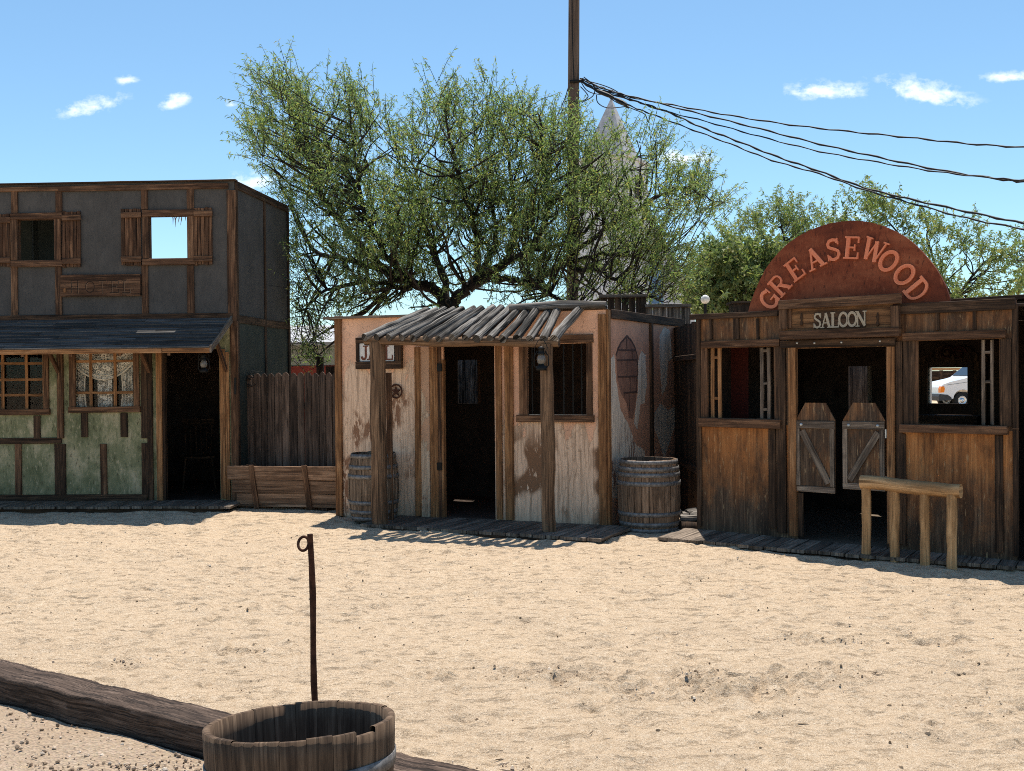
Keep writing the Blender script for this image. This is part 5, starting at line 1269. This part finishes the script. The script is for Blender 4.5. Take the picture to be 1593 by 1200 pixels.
make_tree('mesquite_tree', 'large spreading feathery mesquite tree rising behind the jail', 16.2, main_poly, limbs, B0, 800, LEAF1, .50, 1.6, 7, 25, .070, .17, 5,
          thin=[(955, 210, 55, .65), (995, 290, 40, .45), (612, 258, 30, .6), (640, 205, 24, .7), (705, 466, 34, .4), (680, 455, 60, .3), (500, 460, 60, .3), (900, 440, 60, .35)], lw=.0066, bare_y=432)
make_tree('leafy_shrub', 'bright green dense bushy tree beyond the gap left of the saloon', 23.5, [(1078, 500), (1080, 450), (1095, 415), (1130, 395), (1165, 388), (1195, 395), (1215, 420), (1220, 490)], [([(1150, 600), (1150, 520), (1150, 450)], .12, .03, 0), ([(1150, 500), (1110, 450), (1095, 430)], .06, .02, .6), ([(1150, 500), (1190, 440), (1200, 410)], .06, .02, -.5)], (1150, 620), 120, LEAF2, .50, 1.5, 8, 34, .12, .1, 8, group='trees beyond the saloon', lw=.022)
make_tree('palo_verde_tree', 'feathery tree behind the left side of the arched saloon sign', 27.0, [(1125, 420), (1120, 380), (1150, 352), (1185, 340), (1195, 318), (1225, 314), (1250, 335), (1290, 345), (1300, 420), (1250, 480), (1150, 460)], [([(1230, 620), (1230, 520), (1228, 440)], .08, .03, 0), ([(1228, 480), (1180, 410), (1140, 380)], .03, .010, .6), ([(1228, 470), (1220, 390), (1215, 330)], .03, .010, -.5), ([(1228, 470), (1270, 400), (1285, 350)], .03, .010, .5)], (1230, 620), 95, LEAF3, .60, 1.5, 7, 24, .11, .1, 9, group='trees beyond the saloon', lw=.013)
make_tree('palo_verde_tree', 'airy pale tree behind the right side of the arched saloon sign', 26.0, [(1290, 420), (1300, 345), (1318, 322), (1350, 302), (1385, 330), (1430, 335), (1475, 332), (1520, 352), (1560, 378), (1600, 372), (1640, 420), (1640, 480), (1480, 480)], [([(1575, 620), (1555, 540), (1500, 460)], .09, .03, 0), ([(1488, 480), (1430, 400), (1350, 312)], .03, .010, .6), ([(1485, 470), (1450, 400), (1440, 340)], .03, .010, -.5), ([(1485, 470), (1530, 410), (1590, 390)], .03, .010, .5), ([(1485, 480), (1400, 430), (1330, 400)], .03, .010, -.4)], (1575, 620), 105, LEAF3, .62, 1.5, 7, 27, .11, .1, 10, group='trees beyond the saloon', lw=.016, thin=[(1540, 440, 70, .5), (1500, 400, 50, .4)])

# ================================================================== background structures
def box_wall(mb, x0, x1, y0, y1, z0, z1): mb.box(((x0+x1)/2, (y0+y1)/2, (z0+z1)/2), x1-x0, y1-y0, z1-z0, .002)
SIDING = plain('pale_green_grey_siding', (.36, .39, .36), .8, namt=.12, nscale=3)
REDT = plain('barn_red_trim', (.26, .05, .035), .8)
CHW = plain('white_church_clapboard', (.58, .59, .61), .8, namt=.10, nscale=2)
CHR = plain('grey_church_shingle', (.42, .42, .43), .9, namt=.25, nscale=7)
CHD = plain('dark_louvre', (.05, .045, .04), .9)
STG = plain('blue_window_glass', (.12, .22, .38), .15)
# pale siding shed beyond the picket fence
d0 = 19.5; l, r = at_depth(330, 560, d0).x, at_depth(560, 560, d0).x; zt, zr, zb = at_depth(480, 528, d0).z, at_depth(480, 569, d0).z, at_depth(480, 580, d0).z
t = thing('siding_shed', ((l+r)/2, d0, gh(0, d0)), 'pale grey siding shed with a red base beyond the picket fence', 'shed'); mb = MB()
z = zr; 
while z < zt: box_wall(mb, l, r, d0-.012*((int(z*50) % 2)+1), d0+.1, z, min(z+.148, zt)); z += .15
mb.build('siding_wall', SIDING, t); mb = MB(); box_wall(mb, l, r, d0-.03, d0+.1, gh(0, d0)-.1, zr-.003); mb.build('base_wall', REDT, t)
mb = MB(); box_wall(mb, l, r, d0+.103, d0+3, gh(0, d0)-.1, zt-.01); mb.build('rear_wall', SIDING, t)
mb = MB(); mb.board((l-.2, d0+1.4, zt+.15), (r+.2, d0+1.4, zt+.15), Vector((0, 1.9, .25)), Vector((0, -.004, .03)), .004, 1); mb.build('roof', CHR, t)
q = at_depth(498, 570, 17.0); zt = at_depth(498, 556, 17.0).z
tp = thing('dark_post', (q.x, 17.0, gh(q.x, 17)), 'square dark post standing behind the picket fence', 'post'); mb = MB(); box_wall(mb, q.x-.055, q.x+.055, 16.95, 17.06, gh(q.x, 17)-.05, zt); mb.build('shaft', W_DARK, tp)
mb = MB(); box_wall(mb, q.x+.09, q.x+.45, 17.0, 17.1, gh(q.x, 17)-.05, at_depth(515, 570, 17).z); mb.build('low_panel', W_DARK, tp)
# stepped false front behind the jail
d0 = 14.6; t = thing('stepped_parapet', (at_depth(1005, 500, d0).x, d0, .05), 'dark stepped plank parapet of a hut behind the jail roof', 'parapet')
for (x0, x1, y0) in ((934, 1004, 459), (1004.5, 1072, 474)):
    l, r, zt = at_depth(x0, y0, d0).x, at_depth(x1, y0, d0).x, at_depth((x0+x1)/2, y0, d0).z; mb = MB(); x = l
    while x < r-.02: mb.board((min(x+.05, r-.04), d0, .05), (min(x+.05, r-.04), d0, zt-.03), (.047, 0, 0), (0, .012, 0), .003, 2); x += .1
    mb.build('plank_wall', W_GREY if x0 > 1000 else W_DARK, t); mb = MB(); mb.board((l-.02, d0-.02, zt-.02), (r+.02, d0-.02, zt-.02), (0, .05, 0), (0, 0, .022), .003, 3); mb.build('cap_board', W_GREY, t)
    mb = MB(); mb.board((r-.03, d0-.03, .05), (r-.03, d0-.03, zt-.045), (.04, 0, 0), (0, .012, 0), .003, 2); mb.build('corner_board', W_DARK if x0 < 1000 else W_GREY, t)
d0 = 13.5; l, r = at_depth(1141, 480, d0).x, at_depth(1200, 480, d0).x; zt = at_depth(1150, 469, d0).z
t = thing('low_parapet', (l, d0, .05), 'small dark plank box peeping over the saloon roof left of the arched sign', 'parapet'); mb = MB(); box_wall(mb, l, r, d0, d0+.3, .05, zt-.03); mb.build('plank_wall', W_DARK, t)
mb = MB(); box_wall(mb, l-.03, r+.03, d0-.03, d0+.33, zt-.029, zt); mb.build('cap_board', W_DARK, t)
u0, u1 = SW.uz(1440, 466, -.5)[0], uX; za, zb_ = SW.uz(1440, 466, -.5)[1], SW.uz(1593, 455, -.5)[1]
mb = MB(); mb.board(SW.pt(u0, -1.0, za-.03), SW.pt(u1, -1.0, zb_-.03), SW.n*.5, Zv*.02, .004, 4, .004); mb.build('roof_sheet', W_DARK, sroot)
mb = MB(); SW.bm(mb, u0+.05, u1, zC-.03, min(za, zb_)-.055, -.58, -.55, True, 2); mb.build('roof_upstand', W_DARK, sroot)
# church
d0 = 42.; cx = at_depth(952, 300, d0).x; a = 1.13; zb = gh(cx, d0); zs = at_depth(952, 256, d0).z; za = at_depth(949, 152, d0).z
t = thing('church', (cx, d0, zb), 'white chapel with pointed steeple standing far behind the mesquite tree', 'church')
M = Matrix.Rotation(rad(-28), 3, 'Z'); P = lambda x, y, z: Vector((cx, d0, 0))+M @ Vector((x, y, 0))+Zv*z
mb = MB(); z = zb-.2
while z < zs:
    h = min(.28, zs-z); k = a+.012*((int(z*40)) % 2)
    v = [P(sx*k, sy*k, zz) for zz, kk in ((z, 0), (z+h, 0)) for sx, sy in ((-1, -1), (1, -1), (1, 1), (-1, 1))]
    mb.add(v, [[0, 1, 5, 4], [1, 2, 6, 5], [2, 3, 7, 6], [3, 0, 4, 7]], [[(0, 0)]*4]*4); z += .28
mb.build('tower', CHW, t); e = .92
mb = MB(); k = a+.10; v = [P(sx*k, sy*k, zz) for zz in (zs, zs+.12) for sx, sy in ((-1, -1), (1, -1), (1, 1), (-1, 1))]; mb.add(v, [[0, 1, 5, 4], [1, 2, 6, 5], [2, 3, 7, 6], [3, 0, 4, 7], [4, 5, 6, 7], [3, 2, 1, 0]], [[(0, 0)]*4]*6); mb.build('cornice', CHW, t)
mb = MB(); v = [P(-e, -e, zs+.121), P(e, -e, zs+.121), P(e, e, zs+.121), P(-e, e, zs+.121), P(0, 0, za)]; mb.add(v, [[0, 1, 4], [1, 2, 4], [2, 3, 4], [3, 0, 4], [3, 2, 1, 0]], [[(0, 0)]*3]*4+[[(0, 0)]*4]); mb.build('spire', CHR, t)
for nx, ny in ((1, 0), (0, -1)):
    mb = MB(); zc = at_depth(990, 296, d0).z; n_ = M @ Vector((nx, ny, 0)); s_ = M @ Vector((-ny, nx, 0)); c = P(nx*a, ny*a, zc); mb.board(c-Zv*.45+n_*.03, c+Zv*.45+n_*.03, s_*.32, n_*.03, .004, 1); mb.build('louvre', CHD, t)
gx = at_depth(985, 292, 44).x; zr = at_depth(985, 292, 44).z; xe = at_depth(1090, 488, 44).x-gx; ze = at_depth(1087, 484, 44).z
mb = MB(); mb.prism([(-xe+.25, zb-.2), (xe-.25, zb-.2), (xe-.25, ze+.3), (0, zr-.1), (-xe+.25, ze+.3)], Vector((gx, 44, 0)), (1, 0, 0), (0, 0, 1), Vector((0, 9, 0))); mb.build('nave_wall', CHW, t)
for s in (-1, 1):
    p, q = Vector((gx, 43.8, zr)), Vector((gx+s*xe, 43.8, ze)); mb = MB(); mb.board((p+q)/2, (p+q)/2+Vector((0, 9.6, 0)), (q-p)/2, Vector((-(q-p).z, 0, (q-p).x)).normalized()*.06, .01, 1); mb.build('nave_roof', CHR, t)
for px, py in ((935, 445), (1010, 440)):
    c = at_depth(px, py, 43.9); mb = MB(); mb.prism([(-.6, -.9), (.6, -.9), (.6, .5)]+[(.6*math.cos(k), .5+.6*math.sin(k)) for k in np.linspace(.2, 2.9, 8)]+[(-.6, .5)], c, (1, 0, 0), (0, 0, 1), Vector((0, -.03, 0))); mb.build('window', STG, t)
# globe lamp
c = at_depth(1097, 466, 21.5); t = thing('globe_lamp', (c.x, c.y, gh(c.x, c.y)), 'white globe street lamp in front of the bright green bush', 'street lamp')
MB().uvsphere(c, .095, 18, 10).build('globe', PAINTW, t); MB().tube([(c.x, c.y, gh(c.x, c.y)-.05), (c.x, c.y, c.z-.09)], [.05, .03], 10).build('pole', IRON, t)
# utility pole
yP = 22.; bp, tp = at_depth(888.5, 640, yP), at_depth(893.5, -90, yP); bp.z = gh(bp.x, yP)-.1
t = thing('utility_pole', (bp.x, yP, gh(bp.x, yP)), 'tall brown wooden utility pole rising through the mesquite crown', 'utility pole')
mb = MB(); mb.tube([bp.lerp(tp, k/12) for k in range(13)], [.135-.02*k/12 for k in range(13)], 18, .012); mb.build('shaft', W_POLE, t)
A0 = at_depth(902, 127, yP-.1); mb = MB(); mb.tube([at_depth(886, 127, yP-.13), A0+Vector((.03, -.03, 0))], .035, 8); mb.build('bracket', IRON, t)
mb = MB(); mb.tube([at_depth(889, -80, yP-.135), at_depth(890.5, 60, yP-.145), at_depth(893, 130, yP-.15)], .012, 6); mb.build('riser', IRON, t)
WIRE = plain('black_cable_sheath', (.016, .016, .018), .6)
def cable(pts, d0_, d1_, r, label, grp='overhead cables'):
    x0, x1 = pts[0][0], pts[-1][0]; P = [at_depth(px, py, d0_+(d1_-d0_)*(px-x0)/(x1-x0) if x1 != x0 else d0_) for px, py in pts]; P = smooth_path(P, 6)
    n_ = len(P); mb = MB(); mb.tube([p+Vector((0, 0, .010*math.sin(i*1.7))) for i, p in enumerate(P)], [r*(1+.25*math.sin(i*2.3)) for i in range(n_)], 6, 0)
    tag(mb.build('overhead_cable', WIRE), label, 'cable', grp)
Z3 = lambda L: [(860+x/2.173, y/2.173) for x, y in L]
EX = lambda L: L+[(L[-1][0]+(L[-1][0]-L[-2][0])*.8, L[-1][1]+(L[-1][1]-L[-2][1])*.8)]
cable(EX(Z3([(92, 268), (150, 290), (200, 308), (280, 333), (430, 360), (600, 391), (800, 422), (1000, 445), (1200, 465), (1400, 486), (1593, 499)])), yP-.1, 15.5, .015, 'highest overhead cable sweeping right from the utility pole')
cable(EX(Z3([(92, 266), (160, 296), (230, 318), (330, 342), (500, 386), (700, 436), (900, 487), (1100, 532), (1300, 574), (1500, 605), (1593, 616)])), yP-.1, 15.2, .017, 'second overhead cable from the top, merging with the third at right')
cable(EX(Z3([(92, 270), (150, 300), (240, 326), (350, 368), (520, 412), (700, 462), (900, 512), (1100, 549), (1300, 581), (1480, 601), (1593, 611)])), yP-.1, 15.0, .013, 'third overhead cable from the top, just below the second')
cable(EX(Z3([(92, 272), (140, 300), (235, 330), (310, 352), (400, 384), (500, 430), (620, 476), (760, 531), (900, 579), (1050, 634), (1200, 672), (1400, 716), (1593, 756)])), yP-.1, 14.8, .019, 'thick lower overhead cable above the lowest one')
cable(EX(Z3([(92, 274), (150, 310), (260, 358), (330, 385), (450, 431), (600, 487), (740, 542), (900, 588), (1050, 641), (1200, 684), (1400, 738), (1593, 775)])), yP-.1, 14.6, .015, 'lowest of the overhead cables running down to the right')
cable([(886, 128), (880, 150), (868, 178), (852, 205), (838, 240), (820, 290)], yP, yP+2, .012, 'drop cable hanging left of the utility pole into the tree')
cable([(1020, 380), (1080, 390), (1195, 408), (1330, 428), (1478, 443), (1640, 460)], 30, 29, .016, 'low distant cable crossing behind the arched sign', 'distant cables')
cable([(1020, 374), (1080, 384), (1195, 399), (1330, 418), (1478, 436), (1640, 452)], 30.2, 29.2, .008, 'thin pale distant cable just above the low one', 'distant cables')
# splice bundle and loops on the cables by the pole
t = thing('cable_splice', at_depth(935, 145, yP-.3), 'tangled splice and loops where the cables leave the utility pole', 'cable splice'); mb = MB()
for (x0, y0, x1, y1) in ((925, 140, 955, 152), (955, 153, 975, 163), (968, 158, 978, 168)):
    p, q = at_depth(x0, y0, yP-.45), at_depth(x1, y1, yP-.75); mb.tube([p, p.lerp(q, .3), p.lerp(q, .7), q], [.02, .045, .045, .02], 8)
mb.build('splice_sleeve', IRON, t); mb = MB()
for pts in ([(905, 122), (918, 128), (930, 140), (948, 145)], [(904, 128), (912, 140), (925, 146), (945, 148)], [(903, 135), (915, 150), (905, 158), (900, 158)], [(905, 160), (922, 150), (926, 138)], [(928, 148), (930, 160), (945, 168), (975, 166)], [(945, 150), (960, 160), (985, 170), (1003, 178), (1008, 190), (1012, 178)], [(912, 126), (935, 132), (955, 140), (972, 152)], [(908, 120), (926, 134), (946, 150), (962, 154)], [(902, 160), (885, 157), (878, 159)]):
    mb.tube(smooth_path([at_depth(x, y, yP-.45) for x, y in pts], 4), .011, 5)
mb.build('loop', WIRE, t)
# van seen through the saloon
def van():
    y = 46.0; g = .06; nose = at_depth(1462.5, 600, y).x; t = thing('parked_van', (nose+2.6, y+1, g), 'white van with amber marker light seen through the saloon back window', 'van')
    P = [(.10, .45), (.02, .62), (.04, .95), (.12, 1.08), (.45, 1.20), (1.05, 1.33), (1.30, 1.40), (2.05, 2.02), (2.4, 2.10), (5.5, 2.10), (5.6, 1.9), (5.62, .5), (4.9, .45)]
    P += [(4.62+.42*math.cos(k), .40+.44*math.sin(k)) for k in np.linspace(.1, 3.04, 9)]
    P += [(4.1, .42), (1.52, .42)]+[(1.02+.44*math.cos(k), .40+.46*math.sin(k)) for k in np.linspace(.1, 3.04, 9)]+[(.5, .45)]
    m, nt, b = newmat('white_van_paint'); b.inputs['Base Color'].default_value = (.75, .76, .78, 1); b.inputs['Roughness'].default_value = .3; b.inputs['Coat Weight'].default_value = .5
    rub = plain('black_rubber', (.02, .02, .02), .8); grey = plain('dark_bumper_plastic', (.045, .048, .052), .6); gl = plain('tinted_van_glass', (.02, .025, .03), .1, namt=0, bump=0)
    am = plain('amber_lens', (.80, .22, .01), .2, namt=.1, bump=0); al = plain('chrome_hub', (.6, .6, .62), .25, .9)
    o = Vector((nose, y, g)); mb = MB(); mb.prism(P, o, (1, 0, 0), (0, 0, 1), Vector((0, 2.0, 0))); bd = mb.build('body', m, t)
    mb = MB(); mb.prism([(-.06, .36), (.50, .38), (.50, .50), (.34, .62), (-.04, .66), (-.08, .55)], o-Vector((0, .02, 0)), (1, 0, 0), (0, 0, 1), Vector((0, 2.04, 0))); mb.build('bumper', grey, t)
    mb = MB(); mb.prism([(.015, .72), (.17, .74), (.20, .90), (.17, 1.0), (.05, 1.0), (.01, .9)], o-Vector((0, .025, 0)), (1, 0, 0), (0, 0, 1), Vector((0, .25, 0))); mb.build('headlight', am, t)
    mb = MB(); mb.prism([(1.42, 1.42), (2.02, 1.92), (2.9, 1.94), (2.9, 1.42)], o-Vector((0, .012, 0)), (1, 0, 0), (0, 0, 1), Vector((0, .02, 0))); mb.build('side_window', gl, t)
    mb = MB(); mb.prism([(3.0, 1.42), (3.0, 1.94), (5.3, 1.94), (5.3, 1.42)], o-Vector((0, .012, 0)), (1, 0, 0), (0, 0, 1), Vector((0, .02, 0))); mb.build('side_window', gl, t)
    a = Vector((1.32, 0, 1.44)); b_ = Vector((2.03, 0, 2.02)); mb = MB(); nn = Vector((-.6, 0, .75)).normalized(); mb.board(o+a.lerp(b_, .06)+Vector((0, 1, 0))+nn*.005, o+a.lerp(b_, .94)+Vector((0, 1, 0))+nn*.005, Vector((0, .88, 0)), nn*.01, .003, 1); mb.build('windscreen', gl, t)
    mb = MB(); mb.board(o+Vector((.3, -.006, 1.06)), o+Vector((1.5, -.006, 1.22)), Vector((-.1, 0, 1)).normalized()*.006, Vector((0, .004, 0)), .001, 1); mb.build('body_crease', grey, bd)
    R = Matrix.Rotation(rad(90), 3, 'X')
    for wx in (1.02, 4.62):
        for wy in (.16, 1.84):
            c = o+Vector((wx, wy, .37)); tl_ = MB().lathe(c, [(.20, -.11), (.33, -.12), (.37, -.09), (.37, .09), (.33, .12), (.20, .11)], 30, tilt=R).build('tyre', rub, t)
            MB().lathe(c, [(.001, .09), (.07, .125), (.10, .06), (.17, .075), (.205, .11), (.205, -.11), (.17, -.075), (.10, -.06), (.07, -.125), (.001, -.09)], 24, tilt=R).build('rim', al, tl_)
van()
# dark corral fence beyond the van
yC = 58.; t = thing('corral_fence', (at_depth(1470, 600, yC).x, yC, .05), 'dark timber corral fence with a pale top rail beyond the van', 'fence')
l, r = at_depth(1400, 590, yC).x, at_depth(1640, 590, yC).x; zt = at_depth(1470, 574.5, yC).z
mb = MB(); box_wall(mb, l, r, yC-.1, yC+.1, zt-.07, zt+.07); mb.build('top_rail', W_RAIL, t)
x = l
while x < r: mb = MB(); box_wall(mb, x, x+.16, yC-.06, yC+.06, .0, zt-.075); mb.build('post', W_DARK, t); x += .75
z = .35
while z < 1.6: mb = MB(); box_wall(mb, l, r, yC+.065, yC+.10, z, z+.12); mb.build('rail', W_DARK, t); z += .32
mb = MB(); box_wall(mb, l, r, yC+1.5, yC+1.6, .0, zt-.1); mb.build('shade_screen', W_DARK, t)

# ================================================================== sky, sun, camera
SKYGAIN = (.90, 1.11, 1.13)
SUN_EL, SUN_AZ = 70.0, 4.5           # azimuth from +Y towards +X
w = bpy.data.worlds.new('World'); SC.world = w; w.use_nodes = True; nt = w.node_tree; n = N(nt)
bg = nt.nodes['Background']; sky = n('ShaderNodeTexSky', sky_type='NISHITA'); sky.sun_disc = False
sky.sun_elevation = rad(SUN_EL); sky.sun_rotation = rad(SUN_AZ); sky.air_density = 1.0; sky.dust_density = .6; sky.ozone_density = 1.6; sky.altitude = 600
tc = n('ShaderNodeTexCoord'); D = tc.outputs['Generated']; sp = n('ShaderNodeSeparateXYZ'); n.link(D, sp.inputs[0])
yy = n.math('MAXIMUM', sp.outputs[1], .05); gx_, gz_ = n.math('DIVIDE', sp.outputs[0], yy), n.math('DIVIDE', sp.outputs[2], yy)
cb = n('ShaderNodeCombineXYZ'); n.link(gx_, cb.inputs[0]); n.link(gz_, cb.inputs[1]); Pq = cb.outputs[0]
n1 = n.noise(n.mapping(Pq, (1, 1.7, 1)), 34, 8, .62); n2 = n.noise(n.mapping(Pq, (1, 1.5, 1), (3, 1, 0)), 110, 6, .6)
nz = n.math('ADD', n.math('MULTIPLY', n.math('SUBTRACT', n1, .5), 3.8), n.math('MULTIPLY', n.math('SUBTRACT', n2, .5), 2.2))
acc = None
for (px, py, a, b_, tilt, amp) in [(143, 168, 44, 15, .22, 1), (196, 126, 18, 8, .1, .9), (272, 159, 25, 15, .35, 1), (358, 163, 11, 6, 0, .7), (1285, 144, 62, 15, 0, 1.05), (1440, 147, 66, 21, -.22, 1.05), (1575, 121, 44, 9, .05, 1), (1060, 249, 46, 15, -.05, 1), (392, 285, 40, 17, .1, 1), (1330, 335, 40, 6, 0, .3)]:
    d = ray(px, py); u, v = d.x/d.y, d.z/d.y
    dx = n.math('MULTIPLY', n.math('SUBTRACT', gx_, u), FPX/a); dz0 = n.math('SUBTRACT', gz_, v)
    dz_ = n.math('MULTIPLY', n.math('SUBTRACT', dz0, n.math('MULTIPLY', n.math('SUBTRACT', gx_, u), tilt)), FPX/b_)
    dz_ = n.math('ADD', dz_, n.math('MULTIPLY', n.math('MINIMUM', dz_, 0), .6))          # flatter bases
    r2 = n.math('ADD', n.math('MULTIPLY', dx, dx), n.math('MULTIPLY', dz_, dz_))
    k = n.math('MULTIPLY', n.math('SUBTRACT', 1.0, n.math('SQRT', r2)), amp)
    acc = k if acc is None else n.math('MAXIMUM', acc, k)
cl = n.mrange(n.math('ADD', acc, nz), -.2, 1.7); 
cl = n.math('MULTIPLY', n.math('MULTIPLY', cl, n.mrange(acc, -.75, .35)), n.math('GREATER_THAN', sp.outputs[1], .1))
hs = n('ShaderNodeHueSaturation'); hs.inputs['Saturation'].default_value = SKYSAT = 1.0; n.link(sky.outputs[0], hs.inputs['Color'])
skyc = n.mix(1.0, hs.outputs[0], SKYGAIN, 'MULTIPLY')
col = n.mix(n.math('MULTIPLY', cl, .93), skyc, (CLOUD:=11.0, CLOUD*.99, CLOUD*.97)); n.link(col, bg.inputs[0]); bg.inputs[1].default_value = .10
s = bpy.data.lights.new('sun', 'SUN'); s.energy = 4.4; s.angle = rad(.53); s.color = (1, .94, .85)
so = bpy.data.objects.new('sun', s); COL.objects.link(so)
sv = Vector((math.sin(rad(SUN_AZ))*math.cos(rad(SUN_EL)), math.cos(rad(SUN_AZ))*math.cos(rad(SUN_EL)), math.sin(rad(SUN_EL))))
so.rotation_euler = sv.to_track_quat('Z', 'Y').to_euler(); so.location = sv*60
cam = bpy.data.cameras.new('camera'); cam.sensor_width = 36; cam.lens = 36*FPX/1593; cam.clip_end = 3000; cam.clip_start = .05
co = bpy.data.objects.new('camera', cam); COL.objects.link(co); co.matrix_world = Matrix((( _R.x, _U.x, -_F.x, 0), (_R.y, _U.y, -_F.y, 0), (_R.z, _U.z, -_F.z, CAMH), (0, 0, 0, 1)))
SC.camera = co
vs = SC.view_settings; vs.view_transform = 'Standard'; vs.look = 'None'; vs.gamma = 1; vs.exposure = .56; vs.use_curve_mapping = False

SC.cycles.filter_width = 1.0
SC.cycles.use_denoising = False
SC.cycles.sample_clamp_indirect = 4.0
